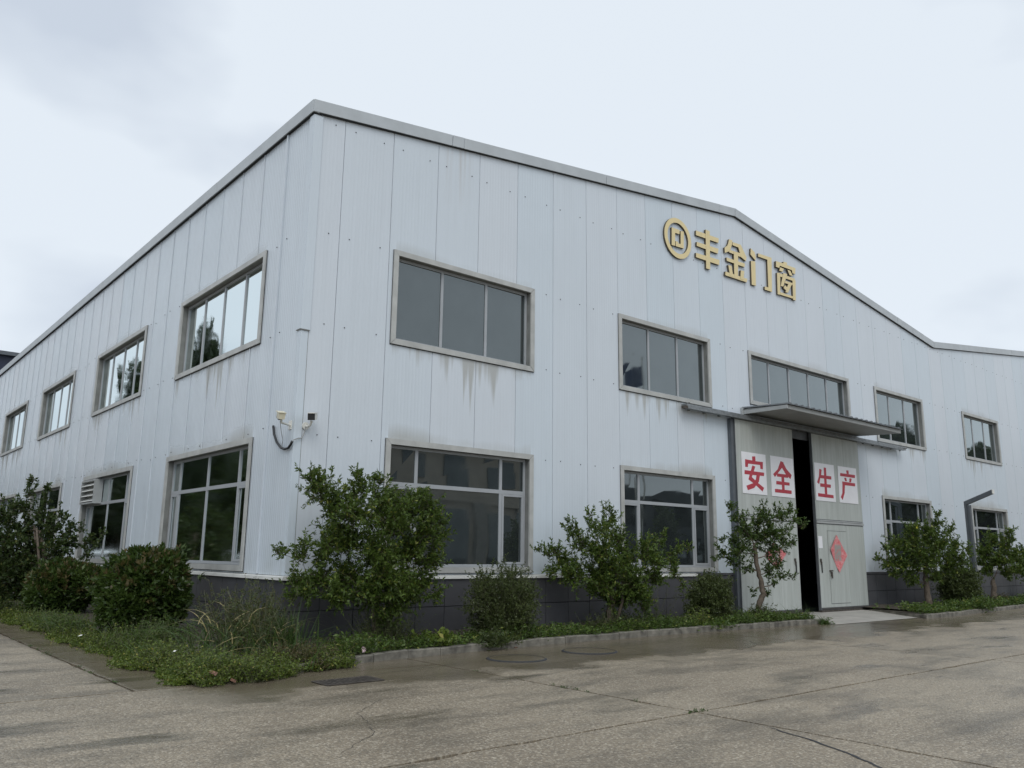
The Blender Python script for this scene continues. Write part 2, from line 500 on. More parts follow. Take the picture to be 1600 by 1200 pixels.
def cells(face, u0, u1, top, holes):
    """rectangular pieces of one cladding sheet round the window openings, sorted into connected sheets"""
    us = sorted({u0, u1} | {h[i] for h in holes for i in (0, 1) if u0 < h[i] < u1})
    if face == 'F': us = sorted(set(us) | {x for x in (12.2, 24.0, 36.2) if u0 < x < u1})
    out = []
    for a, b in zip(us[:-1], us[1:]):
        m = (a+b)/2; z = Z0
        for h in sorted([h for h in holes if h[0] < m < h[1]], key=lambda h: h[2]):
            if h[2] > z: out.append((a, b, z, z, h[2], h[2]))
            z = max(z, h[3])
        out.append((a, b, z, z, top(a), top(b)))
    groups = []
    for c in out:
        touch = [g for g in groups if any(abs(c[0]-q[1]) < 1e-6 and min(c[5], q[5]) > max(c[2], q[2])+1e-6 for q in g)]
        new = [c]
        for g in touch: new = g+new; groups.remove(g)
        groups.append(new)
    return groups
def put_cells(mb, face, cs, u0, u1, d, back):
    for a, b, za, zb, zc, zd in cs:
        q = [P3(face, a, d, za), P3(face, b, d, zb), P3(face, b, d, zd), P3(face, a, d, zc)]
        if face == 'L': q = q[::-1]
        mb.quad(*q)
        if back:
            if a == u0: mb.quad(P3(face, a, d, za), P3(face, a, d+back, za), P3(face, a, d+back, zc), P3(face, a, d, zc))
            if b == u1: mb.quad(P3(face, b, d, zb), P3(face, b, d+back, zb), P3(face, b, d+back, zd), P3(face, b, d, zd))

GAP = 0.005
front_seams = [0.0] + [0.59+k for k in range(42)]
for a, b in zip(front_seams[:-1], front_seams[1:]):
    for cs in cells('F', a+GAP, b-GAP, lambda x: roof_z(x)+0.06, F_HOLES):
        mb = MB(); put_cells(mb, 'F', cs, a+GAP, b-GAP, rng.uniform(0, .002), 0.02)
        mb.build('wall_panel', MW, B)
side_seams = [0.0] + [1.0+k for k in range(46)]
for a, b in zip(side_seams[:-1], side_seams[1:]):
    for cs in cells('L', a+.006, b-.006, lambda y: 8.9, L_HOLES):
        mb = MB(); put_cells(mb, 'L', cs, a+.006, b-.006, rng.uniform(0, .003), 0.022)
        for u, w, zl, _, zh, _2 in cs:                 # raised lap along both edges of the sheet
            if u == a+.006 and a > 0: mb.hexa([(-.001, u+.002, zl), (-.001, u+.034, zl), (-.001, u+.034, zh), (-.001, u+.002, zh), (-.012, u+.008, zl), (-.012, u+.026, zl), (-.012, u+.026, zh), (-.012, u+.008, zh)])
        mb.build('wall_panel', ML, B)
core = MB()
for cs in cells('F', 0.03, 41.5, lambda x: roof_z(x)+0.05, F_HOLES): put_cells(core, 'F', cs, 0, 0, 0.03, 0)
for cs in cells('L', 0.03, YE, lambda y: 8.88, L_HOLES): put_cells(core, 'L', cs, 0, 0, 0.03, 0)
core.build('wall_core', M_DARK, B)

# back and far end, roof
mb = MB()
for a, b in ((0.03, 12.2), (12.2, 24.0), (24.0, 36.2), (36.2, 41.8)):
    mb.quad((a, YE-.02, -.055), (b, YE-.02, -.055), (b, YE-.02, roof_z(b)+.14), (a, YE-.02, roof_z(a)+.14))
mb.quad((41.5, 0.03, -.055), (41.5, YE, -.055), (41.5, YE, 9.95), (41.5, 0.03, 9.95))
mb.quad((0.03, 0.04, -0.02), (XE, 0.04, -0.02), (XE, YE, -0.02), (0.03, YE, -0.02))
mb.build('rear_wall', M_GREY, B)
mb = MB()
xs = [0.0, 12.2, 24.0, 36.2, 42.0]
for a, b in zip(xs[:-1], xs[1:]):
    for k in range(1):
        mb.quad((a, 0.0, roof_z(a)+0.10), (b, 0.0, roof_z(b)+0.10), (b, YE, roof_z(b)+0.10), (a, YE, roof_z(a)+0.10))
mb.build('roof', M_TRIML, B)

# eave and gable trim, in lapped lengths
cuts = [-0.06, 2.86, 3.14, 7.19, 11.5, 12.2, 16.5, 21.3, 23.15, 24.0, 27.45, 31.5, 35.8, 36.2, 40.0, 41.6]
for i, (a, b) in enumerate(zip(cuts[:-1], cuts[1:])):
    e = 0.010
    mb = MB()
    za, zb = roof_z(max(a, 0)), roof_z(b)
    y0 = -0.065 - (0.004 if i % 2 else 0)
    mb.hexa([(a, y0, za), (b-e, y0, zb), (b-e, 0.05, zb), (a, 0.05, za), (a, y0-0.012, za+0.215), (b-e, y0-0.012, zb+0.215), (b-e, 0.12, zb+0.225), (a, 0.12, za+0.225)])
    mb.build('gable_trim', M_TRIML, B)
y = -0.055
k = 0
while y < YE:
    y1 = min(y+4.35, YE)
    x0 = -0.065 - (0.004 if k % 2 else 0)
    mb = MB()
    mb.hexa([(x0, y, 8.83), (0.05, y, 8.83), (0.05, y1-.004, 8.83), (x0, y1-.004, 8.83), (x0-.012, y, 9.045), (0.12, y, 9.055), (0.12, y1-.004, 9.055), (x0-.012, y1-.004, 9.045)])
    mb.build('eave_trim', M_TRIML, B)
    y = y1; k += 1

mb = MB()  # dark backing for the trim joints, its lip drawing the shade line below
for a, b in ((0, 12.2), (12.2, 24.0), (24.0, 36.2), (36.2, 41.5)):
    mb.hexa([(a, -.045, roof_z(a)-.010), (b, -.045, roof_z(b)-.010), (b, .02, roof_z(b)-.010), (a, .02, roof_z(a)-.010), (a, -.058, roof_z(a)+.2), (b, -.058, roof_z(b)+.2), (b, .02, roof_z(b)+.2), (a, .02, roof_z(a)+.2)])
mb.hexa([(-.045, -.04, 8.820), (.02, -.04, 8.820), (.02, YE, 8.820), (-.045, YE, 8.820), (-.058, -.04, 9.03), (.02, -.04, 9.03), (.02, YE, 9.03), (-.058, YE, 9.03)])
mb.build('trim_shade_backing', M_DARK, B)

# corner flashings
mb = MB()
mb.box(-0.006, 0.125, -0.008, -0.001, Z0, 5.08); mb.box(-0.008, -0.001, -0.004, 0.105, Z0, 5.08)
mb.build('corner_flashing', MW, B)
mb = MB()
mb.box(-0.020, 0.145, -0.026, -0.009, 5.0, 8.80); mb.box(-0.026, -0.009, -0.020, 0.125, 5.0, 8.80)
mb.build('corner_flashing', MW, B)
mb = MB(); mb.box(0.1255, 0.134, -0.0055, -0.0005, Z0, 5.0); mb.box(0.1455, 0.153, -0.0055, -0.0005, 5.0, 8.8); mb.box(-0.0055, -0.0005, 0.1255, 0.133, 5.0, 8.8); mb.box(-0.0055, -0.0005, 0.1055, 0.112, Z0, 5.0)
mb.box(-0.028, 0.147, -0.0285, -0.007, 4.985, 4.9985); mb.box(-0.0285, -0.007, -0.007, 0.127, 4.985, 4.9985)
mb.build('sealant_shadow_strip', M_REVEAL, B)
mb = MB(); mb.box(-0.030, -0.001, 0.985, 1.03, 1.10, 8.83); mb.build('seam_cover', ML, B)

# screws (too small to pick singly)
mb = MB()
def screw(face, u, z):
    for h in (F_HOLES if face == 'F' else L_HOLES):
        if h[0]-.12 < u < h[1]+.12 and h[2]-.12 < z < h[3]+.12: return
    s = 0.0085
    mb.hexa([P3(face, u-s, 0.0, z-s), P3(face, u+s, 0.0, z-s), P3(face, u+s, 0.0, z+s), P3(face, u-s, 0.0, z+s),
             P3(face, u-s*.7, -0.012, z-s*.7), P3(face, u+s*.7, -0.012, z-s*.7), P3(face, u+s*.7, -0.012, z+s*.7), P3(face, u-s*.7, -0.012, z+s*.7)])
for k in range(34):
    for dz in (8.75, 6.74, 5.15, 3.30):
        for o in (-0.2, 0.2):
            screw('F', 0.59+k+o+rng.uniform(-.02, .02), dz+rng.uniform(-.015, .015))
for k in range(34):
    for dz in (6.75, 5.12, 3.45):
        for o in (-0.22, 0.16):
            screw('L', 1.0+k+o+rng.uniform(-.03, .03), dz+rng.uniform(-.05, .05))
tag(mb.build('screw_heads', M_DARK, B), kind='stuff')

# drip flashing above the plinth
def drip(face, u0, u1):
    mb = MB()
    q = [P3(face, u0, -0.06, 1.02), P3(face, u1, -0.06, 1.02), P3(face, u1, 0.02, 1.02), P3(face, u0, 0.02, 1.02),
         P3(face, u0, -0.055, 1.068), P3(face, u1, -0.055, 1.068), P3(face, u1, 0.02, 1.088), P3(face, u0, 0.02, 1.088)]
    mb.hexa(q); mb.build('drip_flashing', M_DRIP, B)
for a, b in ((0.004, 3.4), (3.404, 6.6), (6.604, 10.1)): drip('F', a, b)
y = -0.062
for k in range(8):
    drip('L', y+.004, y+5.8); y += 5.8
mb = MB(); mb.box(17.98, 41.5, -0.03, 0.02, 1.035, 1.085); mb.box(10.1, 11.54, -0.03, 0.02, 1.035, 1.085); mb.build('drip_flashing', M_PLINTH, B)

# plinth: core and dark tiles
mb = MB()
mb.box(0.0, 11.6, 0.0, 0.04, -0.2, 1.03); mb.box(17.95, 41.5, 0.0, 0.04, -0.2, 1.03)
mb.box(0.0, 0.04, 0.045, YE, -0.2, 1.03)
mb.build('plinth', M_DARK, B)
def tile_mesh(face, w, z0, z1):
    mb = MB()
    g = 0.004; c = 0.003
    q = [P3(face, g, -0.004, z0), P3(face, w-g, -0.004, z0), P3(face, w-g, -0.004, z1), P3(face, g, -0.004, z1),
         P3(face, g+c, -0.022, z0+c), P3(face, w-g-c, -0.022, z0+c), P3(face, w-g-c, -0.022, z1-c), P3(face, g+c, -0.022, z1-c)]
    mb.hexa(q)
    return mb
proto = {}
def tile(face, u, w, z0, z1):
    key = (face, round(w, 3), z0)
    if key not in proto:
        o = tile_mesh(face, w, z0, z1).build('plinth_tile', M_PLINTH, B)
        proto[key] = o
    else:
        o = proto[key].copy(); COL.objects.link(o); o.parent = B
    dd = rng.uniform(-.0025, .0025)
    o.location = (u, dd, 0) if face == 'F' else (dd, u, 0)
for z0, z1 in ((-0.15, 0.548), (0.557, 1.016)):
    u = -0.022
    ws = [0.622] + [0.6]*18
    for w in ws:
        if u + w > 11.55: break
        tile('F', u, w, z0, z1); u += w
    tile('F', u, 11.545-u, z0, z1)
    for k in range(22): tile('F', 17.98+0.6*k, 0.6, z0, z1)
    for k in range(58): tile('L', -0.018+0.6*k, 0.6, z0, z1)

# windows -------------------------------------------------------------
def trim_strip(face, pts, d0, d1):
    """mitred flashing: outline in (u,z), extruded in depth"""
    mb = MB()
    fr = [P3(face, u, d0, z) for u, z in pts]; bk = [P3(face, u, d1, z) for u, z in pts]
    mb.hexa([bk[0], bk[1], bk[2], bk[3], fr[0], fr[1], fr[2], fr[3]])
    return mb

def window(face, u0, u1, z0, z1, style, glass):
    T = 0.098; ds = -0.034; de = 0.16
    o = 0.002
    fr = MB()
    a, b, c, e = u0+T, u1-T, z0+T, z1-T
    FD0, FD1 = 0.098, 0.15
    fw = 0.05
    fbox(fr, face, a, b, FD0, FD1, c, c+fw); fbox(fr, face, a, b, FD0, FD1, e-fw, e)
    fbox(fr, face, a, a+fw, FD0+.001, FD1, c+fw, e-fw); fbox(fr, face, b-fw, b, FD0+.001, FD1, c+fw, e-fw)
    panes = []; sashes = []
    if style[0] == 'row':
        n = style[1]
        w = (b-a)/n
        for k in range(1, n):
            m = a+w*k
            fbox(fr, face, m-.028, m+.028, FD0+.002, FD1, c+fw, e-fw)
        for k in range(n): panes.append((a+w*k+.02, a+w*(k+1)-.02, c+.03, e-.03))
    else:
        zt = z0 + 1.50
        if style[0] == 'three':
            ms = [a+0.62, b-0.62]
        else:
            W = b-a
            ms = [a+W*0.16, a+W*0.52, b-W*0.11]
        fbox(fr, face, a+fw, b-fw, FD0+.002, FD1, zt-.035, zt+.035)
        for m in ms:
            fbox(fr, face, m-.032, m+.032, FD0+.003, FD1, c+fw, zt-.035); fbox(fr, face, m-.032, m+.032, FD0+.003, FD1, zt+.035, e-fw)
        ed = [a] + ms + [b]
        for k in range(len(ed)-1):
            p, q = ed[k], ed[k+1]
            panes.append((p+.03, q-.03, zt+.02, e-.03))
            panes.append((p+.03, q-.03, c+.03, zt-.02))
            if k in (0, len(ed)-2):
                sashes.append((p+(fw if k == 0 else .032), q-(fw if k > 0 else .032), c+fw, zt-.035))
    win = fr.build('window', M_ALU, B)
    for p, q, r, s in panes:
        mb = MB()
        j = [0.120+rng.uniform(-.004, .004) for _ in range(4)]
        Q = [P3(face, p, j[0], r), P3(face, q, j[1], r), P3(face, q, j[2], s), P3(face, p, j[3], s)]
        K = [P3(face, p, j[0]+.02, r), P3(face, q, j[1]+.02, r), P3(face, q, j[2]+.02, s), P3(face, p, j[3]+.02, s)]
        mb.hexa(K+Q)
        mb.build('pane', glass, win)
    for p, q, r, s in sashes:
        mb = MB(); w = 0.045
        fbox(mb, face, p+.004, q-.004, 0.090, 0.116, r+.004, r+w); fbox(mb, face, p+.004, q-.004, 0.090, 0.116, s-w, s-.004)
        fbox(mb, face, p+.004, p+w, 0.091, 0.116, r+w, s-w); fbox(mb, face, q-w, q-.004, 0.091, 0.116, r+w, s-w)
        mb.build('sash', M_ALU, win)
    rv = MB()                                      # dark recess lining behind the flashing
    q = T-0.006
    fbox(rv, face, u0+.012, u0+q, -0.003, de, z0+.012, z1-.012); fbox(rv, face, u1-q, u1-.012, -0.003, de, z0+.012, z1-.012)
    fbox(rv, face, u0+q, u1-q, -0.0025, de, z1-q, z1-.012); fbox(rv, face, u0+q, u1-q, -0.0025, de, z0+.012, z0+q)
    rv.build('reveal', M_REVEAL, win)
    gk = MB()                                      # shadow line round the flashing, built as dark strips
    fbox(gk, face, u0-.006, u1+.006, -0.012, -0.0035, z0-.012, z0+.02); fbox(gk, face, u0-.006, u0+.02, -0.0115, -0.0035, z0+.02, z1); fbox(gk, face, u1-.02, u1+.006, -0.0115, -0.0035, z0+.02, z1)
    gk.build('sealant_shadow_strip', M_DARK, win)
    m = 0.004
    sets = [[(u0+m, z1), (u1-m, z1), (u1-T-m, z1-T), (u0+T+m, z1-T)],
            [(u0+m, z0), (u1-m, z0), (u1-T-m, z0+T), (u0+T+m, z0+T)],
            [(u0, z0+m), (u0, z1-m), (u0+T, z1-T-m), (u0+T, z0+T+m)],
            [(u1, z0+m), (u1, z1-m), (u1-T, z1-T-m), (u1-T, z0+T+m)]]
    for k, pts in enumerate(sets):
        trim_strip(face, pts, ds-0.0015*k, -0.004).build('trim_strip', M_TRIM, win)
    return win

for a, b, n in FW:
    window('F', a, b, UB, UT, ('row', n), M_GLASS_U)
    window('F', a, b, LB, LT, ('three',), M_GLASS)
window('F', DW[0], DW[1], DW[2], UT, ('row', 5), M_GLASS_U)
for a, b in LW:
    window('L', a, b, UB, UT, ('row', 4), M_GLASS_U)
    window('L', a, b, LB, LT, ('four',), M_GLASS_S)

# door ----------------------------------------------------------------
mb = MB(); mb.box(11.55, 11.665, -0.10, 0.05, 0.0, 4.85); mb.box(11.665, 11.72, -0.05, 0.05, 0.0, 4.85); mb.build('door_post', M_POST, B)
mb = MB(); mb.box(17.845, 17.97, -0.045, 0.05, 0.0, 4.86); mb.build('door_post', M_GREY, B)
mb = MB(); mb.box(11.72, 17.845, 0.001, 0.05, 4.66, 4.9); mb.build('door_lintel', M_DOORE, B)

def leaf(x0, x1, wicket):
    y0, y1 = -0.13, -0.055
    mb = MB(); mb.box(x0, x1, y0, y1, 0.09, 4.87)
    body = mb.build('sliding_door', M_DOORE, B)
    zt = 2.42
    def pan(a, b, c, d, yy=-0.006):
        q = MB(); q.hexa([(a, y0+.001, c), (b, y0+.001, c), (b, y0+.001, d), (a, y0+.001, d), (a+.003, y0+yy, c+.003), (b-.003, y0+yy, c+.003), (b-.003, y0+yy, d-.003), (a+.003, y0+yy, d-.003)])
        return q.build('door_panel', M_DOOR, body)
    e = 0.012
    W = x1-x0
    seams = [x0+e, x0+W*.29, x0+W*.655, x1-e]
    for a, b in zip(seams[:-1], seams[1:]):
        pan(a+.002, b-.002, zt+.09, 4.85)
    q = MB(); q.box(x0+.01, x1-.01, y0-.03, y0, zt-.02, zt+.035); q.box(x0+.01, x1-.01, y0-.016, y0, zt+.045, zt+.075); q.build('middle_rail', M_GREY, body)
    zb = 0.17
    if wicket:
        wx0, wx1 = x0+.53, x0+1.56
        pan(seams[0]+.002, wx0-.006, zb, zt-.04)
        pan(wx1+.006, x1-e, zb, zt-.04)
        pan(wx0, wx1, 2.21, zt-.04)
        q = MB(); q.box(wx0+.008, wx1-.008, y0-.012, y0, 0.27, 2.20)
        wd = q.build('wicket_door', M_DOOR, body)
        q = MB(); q.box(wx0-.02, wx0+.13, y0-.045, y0-.012, 1.115, 1.15); q.box(wx0+.03, wx0+.075, y0-.06, y0-.012, 0.98, 1.10); q.tube([(wx0+.05, y0-.05, 1.0), (wx0+.05, y0-.055, 0.93)], .018)
        q.build('bolt_lock', M_RUST, body)
        pan(wx0, wx1, zb, 0.255)
        hx = x0+.14
    else:
        for a, b in zip(seams[:-1], seams[1:]): pan(a+.002, b-.002, zb, zt-.04)
        hx = x1-.17
    q = MB(); q.box(hx-.03, hx+.03, y0-.014, y0, 1.08, 1.37); q.build('pull_handle', M_BLACK, body)
    q = MB(); q.box(hx-.075, hx-.03, y0-.04, y0, 1.38, 1.45); q.tube([(hx-.05, y0-.03, 1.38), (hx-.05, y0-.035, 1.30)], .018); q.build('hasp', M_RUST, body)
    q = MB(); q.box(x0-.005, x1+.005, y0-.018, y1+.01, 0.055, 0.105); q.box(x0+.05, x1-.03, y0-.016, y0, 0.125, 0.15); q.build('bottom_rail', M_RUST, body)
    return body
leaf(11.67, 14.29, False)
leaf(15.25, 17.82, True)

# sliding track
mb = MB()
mb.box(9.72, 20.55, -0.19, -0.03, 4.93, 4.985)
mb.box(9.62, 20.75, -0.235, -0.13, 4.862, 4.915)
for k in range(19):
    x = 9.95+k*0.6
    mb.box(x, x+.06, -0.21, 0.0, 4.916, 4.93); mb.box(x+.01, x+.05, -0.06, 0.0, 4.86, 4.93)
mb.build('sliding_track', M_GALV, B)
mb = MB(); mb.box(9.60, 9.70, -0.24, -0.125, 4.855, 4.92); mb.box(9.98, 10.02, -0.05, -0.01, 4.985, 5.06); mb.box(20.6, 20.9, -0.20, -0.17, 4.93, 4.95); mb.build('track_stop', M_RUST, B)

# canopy
CX0, CX1, CY = 12.2, 18.1, -1.32
mb = MB()
mb.hexa([(CX0, CY, 5.02), (CX1, CY, 5.02), (CX1, -0.01, 5.07), (CX0, -0.01, 5.07), (CX0, CY, 5.125), (CX1, CY, 5.125), (CX1, -0.01, 5.175), (CX0, -0.01, 5.175)])
can = mb.build('canopy', simple('canopy_sheet', (0.27, 0.28, 0.275), 0.55, 0, 0.1, 3), B)
mb = MB()
nseg = 264
prof = []
for k in range(nseg+1):
    x = CX0-.03+(CX1-CX0+.06)*k/nseg
    ph = (k % 12)/12
    h = 0.042*max(0, min(1, min(ph*6, (0.55-ph)*6)))
    prof.append((x, h))
for (xa, ha), (xb, hb) in zip(prof[:-1], prof[1:]):
    mb.quad((xa, CY-.05, 5.135+ha), (xb, CY-.05, 5.135+hb), (xb, 0, 5.19+hb), (xa, 0, 5.19+ha))
    mb.quad((xa, CY-.05, 5.127), (xb, CY-.05, 5.127), (xb, CY-.05, 5.135+hb), (xa, CY-.05, 5.135+ha))
mb.build('corrugated_sheet', M_DOORE, can)
mb = MB(); mb.box(CX0-.04, CX0-.005, CY, -.01, 5.03, 5.12); mb.box(CX0-.06, CX0-.04, -.08, -.005, 4.99, 5.2); mb.build('edge_rail', M_GREY, can)

# interior: shelving seen through the door gap
mb = MB()
for k in range(1, 4):
    mb.box(13.2, 17.8, 5.0, 5.8, 0.5+k*.9, 0.55+k*.9)
for x in (13.2, 14.7, 16.2, 17.7):
    mb.box(x, x+.08, 5.0, 5.08, 0, 3.6)
tag(mb.build('storage_rack', M_GALV, None, (15.5, 5.4, 0)), 'dim steel storage rack standing inside the dark door gap', 'storage rack')
STROKES = {
 'emblem': [[(9.511,9.364),(9.821,9.372),(9.806,9.26),(9.64,9.253),(9.625,8.909),(9.492,8.899)],[(9.858,9.364),(9.982,9.374),(9.961,8.927),(9.65,8.908),(9.655,9.042),(9.744,9.044),(9.753,9.005),(9.842,9.014)]],
 'feng': [[(10.478,9.545),(11.429,9.584),(11.414,9.455),(10.471,9.418)],[(10.494,9.242),(11.399,9.29),(11.367,9.15),(10.488,9.134)],[(10.446,8.938),(11.425,8.99),(11.405,8.847),(10.44,8.821)],[(10.876,9.675),(11.048,9.679),(11.009,8.629),(10.842,8.622)]],
 'jin': [[(12.052,9.645),(12.415,9.665),(12.662,9.365),(12.616,9.255),(12.401,9.315),(12.298,9.559),(12.03,9.557)],[(11.889,9.684),(12.039,9.686),(12.012,9.575),(11.902,9.353),(11.673,9.25),(11.671,9.394),(11.793,9.473),(11.845,9.561)],[(11.892,9.387),(12.384,9.416),(12.376,9.308),(11.864,9.313)],[(11.735,9.14),(12.56,9.166),(12.535,9.062),(11.741,9.046)],[(11.662,8.734),(12.639,8.757),(12.607,8.652),(11.643,8.628)],[(12.07,9.38),(12.262,9.392),(12.209,8.657),(12.042,8.648)],[(11.792,8.941),(11.933,8.954),(11.996,8.667),(11.854,8.656)],[(12.348,8.928),(12.507,8.943),(12.451,8.684),(12.306,8.68)]],
 'men': [[(12.878,9.686),(13.055,9.616),(13.1,9.49),(13.074,9.383),(12.851,9.503)],[(12.856,9.322),(13.064,9.35),(13.039,8.653),(12.84,8.645)],[(13.221,9.628),(13.871,9.659),(13.806,8.648),(13.456,8.64),(13.464,8.733),(13.632,8.74),(13.652,9.55),(13.213,9.533)]],
 'chuang': [[(14.115,9.283),(14.276,9.307),(14.219,8.66),(14.086,8.645)],[(14.256,9.295),(15.024,9.318),(15.015,9.229),(14.247,9.201)],[(14.227,8.739),(14.865,8.751),(14.858,8.685),(14.219,8.66)],[(14.89,9.236),(15.057,9.275),(15.006,8.659),(14.867,8.651)],[(14.431,9.344),(14.629,9.362),(14.391,8.937),(14.256,8.921)],[(14.508,9.134),(14.881,9.148),(14.862,9.086),(14.476,9.056)],[(14.679,9.116),(14.867,9.138),(14.61,8.802),(14.474,8.786)],[(14.47,8.998),(14.612,8.944),(14.552,8.831),(14.387,8.894)],[(14.273,9.477),(14.456,9.478),(14.384,9.368),(14.214,9.363)],[(14.642,9.494),(14.791,9.494),(14.903,9.362),(14.739,9.352)],[(14.074,9.613),(14.447,9.634),(14.451,9.685),(14.638,9.702),(14.631,9.628),(15.07,9.64),(15.038,9.451),(14.899,9.447),(14.87,9.534),(14.252,9.515),(14.221,9.443),(14.053,9.438)]],
 'an': [[(12.026,3.865),(12.339,3.857),(12.337,3.96),(12.477,3.972),(12.481,3.851),(12.804,3.854),(12.788,3.667),(12.683,3.671),(12.671,3.768),(12.151,3.762),(12.132,3.675),(12.021,3.672)],[(11.986,3.59),(12.837,3.584),(12.826,3.497),(11.978,3.488)],[(12.333,3.73),(12.456,3.711),(12.286,3.436),(12.484,3.33),(12.804,3.196),(12.725,3.1),(12.447,3.242),(12.134,3.369),(12.214,3.522)],[(12.5,3.52),(12.65,3.519),(12.584,3.337),(12.362,3.169),(12.093,3.097),(12.034,3.205),(12.332,3.286),(12.46,3.391)]],
 'quan': [[(13.631,3.951),(13.767,3.92),(13.69,3.783),(13.325,3.508),(13.248,3.579),(13.471,3.719)],[(13.661,3.936),(13.755,3.907),(13.881,3.762),(14.123,3.612),(14.051,3.505),(13.845,3.616),(13.658,3.792)],[(13.429,3.61),(13.953,3.611),(13.944,3.527),(13.421,3.527)],[(13.627,3.576),(13.751,3.573),(13.75,3.194),(13.632,3.188)],[(13.379,3.412),(13.997,3.406),(13.99,3.328),(13.371,3.324)],[(13.301,3.203),(14.075,3.202),(14.066,3.112),(13.293,3.115)]],
 'sheng': [[(15.548,3.89),(15.669,3.872),(15.623,3.732),(15.49,3.464),(15.388,3.505),(15.504,3.677)],[(15.784,3.946),(15.905,3.943),(15.886,3.206),(15.762,3.211)],[(15.588,3.724),(16.164,3.723),(16.153,3.632),(15.566,3.634)],[(15.549,3.492),(16.109,3.486),(16.098,3.396),(15.538,3.397)],[(15.405,3.214),(16.211,3.2),(16.214,3.112),(15.405,3.121)]],
 'chan': [[(17.022,3.954),(17.152,3.964),(17.162,3.86),(17.04,3.857)],[(16.672,3.855),(17.514,3.854),(17.501,3.766),(16.661,3.769)],[(16.878,3.73),(16.988,3.743),(17.023,3.642),(16.926,3.641)],[(17.182,3.738),(17.304,3.734),(17.252,3.626),(17.154,3.626)],[(16.755,3.62),(17.484,3.61),(17.472,3.523),(16.754,3.521)],[(16.767,3.619),(16.91,3.616),(16.843,3.296),(16.709,3.096),(16.619,3.169),(16.723,3.289)]],
 'dia': [[(16.223,2.109),(16.693,1.558),(16.241,1.084),(15.821,1.715)]],
 'dia2': [[(13.098,1.829),(13.653,1.566),(13.191,1.192),(12.673,1.51)]],
}
# ------------------------------------------------------------------ gold sign letters and door boards
SIGNS = [('feng', '丰', 'gold sign character with three bars and one upright, beside the round emblem'),
         ('jin', '金', 'gold sign character with a peaked roof stroke, second after the emblem'),
         ('men', '门', 'gold open door-frame shaped sign character, third after the emblem'),
         ('chuang', '窗', 'gold sign character dense with strokes, last and lowest on the gable slope')]
for key, ch, lab in SIGNS:
    mb = MB()
    for i, pl in enumerate(STROKES[key]):
        mb.prism(pl, -0.055-0.0016*i, -0.004, 0, 1)
    o = mb.build('sign_character', [M_GOLD, M_GOLDE], None, (STROKES[key][0][0][0], 0, STROKES[key][0][0][1]))
    tag(o, lab, 'sign letter', 'gold sign on the gable')
mb = MB()
ec = (9.745, 9.137); N = 56
for k in range(N):
    a, b = 2*math.pi*k/N, 2*math.pi*(k+1)/N
    mb.prism([(ec[0]+r*math.cos(w), ec[1]+r*math.sin(w)) for r, w in ((.52, a), (.52, b), (.398, b), (.398, a))], -0.055, -0.004, 0, 1)
em = tag(mb.build('ring_emblem', [M_GOLD, M_GOLDE], None, (ec[0], 0, ec[1])), 'round gold ring emblem with two angular hooks inside', 'emblem', 'gold sign on the gable')
for pl in STROKES['emblem']:
    mb = MB(); mb.prism(pl, -0.055, -0.004, 0, 1); mb.build('hook_mark', [M_GOLD, M_GOLDE], em)

BOARDS = [('an', (11.885, 12.94, 3.016, 4.052), 'white board with red 安 character, first from the door post'),
          ('quan', (13.158, 14.23, 3.013, 4.055), 'white board with red 全 character, just before the dark door gap'),
          ('sheng', (15.30, 16.338, 3.011, 4.05), 'white board with red 生 character, just after the dark door gap'),
          ('chan', (16.555, 17.604, 3.015, 4.05), 'white board with red 产 character, last on the wicket door leaf')]
for key, (a, b, c, d), lab in BOARDS:
    mb = MB(); mb.box(a, b, -0.150, -0.139, c, d)
    o = tag(mb.build('safety_board', M_BOARD, None, ((a+b)/2, -.139, c)), lab, 'sign board', 'safety boards on the door leaves')
    mb = MB()
    for i, pl in enumerate(STROKES[key]): mb.prism(pl, -0.1525-0.0006*i, -0.1495)
    mb.build('red_character', M_RED, o)

def diamond(pts, lab, curl):
    (tx, tz), (rx, rz), (bx, bz), (lx, lz) = pts
    cx, cz = (tx+bx)/2, (tz+bz)/2
    n = 14; V = []
    def pt(i, j):
        s, t = i/n, j/n
        x = (1-s)*(1-t)*tx + s*(1-t)*rx + s*t*bx + (1-s)*t*lx
        z = (1-s)*(1-t)*tz + s*(1-t)*rz + s*t*bz + (1-s)*t*lz
        e = abs(s-.5)*2
        y = -0.146 - 0.012*math.sin(3.1*s+2*t) - curl*max(0, s-.72)*(0.7) - curl*max(0, .25-s)*0.5*t - 0.012
        return (x, y, z)
    mb = MB()
    for i in range(n):
        for j in range(n):
            q = [pt(i, j), pt(i+1, j), pt(i+1, j+1), pt(i, j+1)]
            mb.quad(*q[::-1])
    o = mb.build('paper_diamond', M_PAPER, None, (cx, -.14, cz), smooth=True)
    tag(o, lab, 'paper decoration', 'red paper diamonds on the doors')
diamond(STROKES['dia'][0], 'torn red paper diamond pasted on the small wicket door', 0.16)
diamond(STROKES['dia2'][0], 'faded pink paper diamond half hidden behind the tree at the door', 0.05)
mb = MB(); mb.box(15.29, 15.49, -0.142, -0.1375, 1.73, 2.05)
tag(mb.build('paper_notice', M_BOARD, None, (15.39, -.1375, 1.73)), 'small plain white notice above the door pull handle', 'notice')
mb = MB(); mb.box(21.62, 21.88, 0.100, 0.106, 2.42, 2.65)
tag(mb.build('yellow_sticker', M_YELLOW, None, (21.75, .106, 2.42)), 'small bright yellow sticker on a lower window pane', 'sticker')

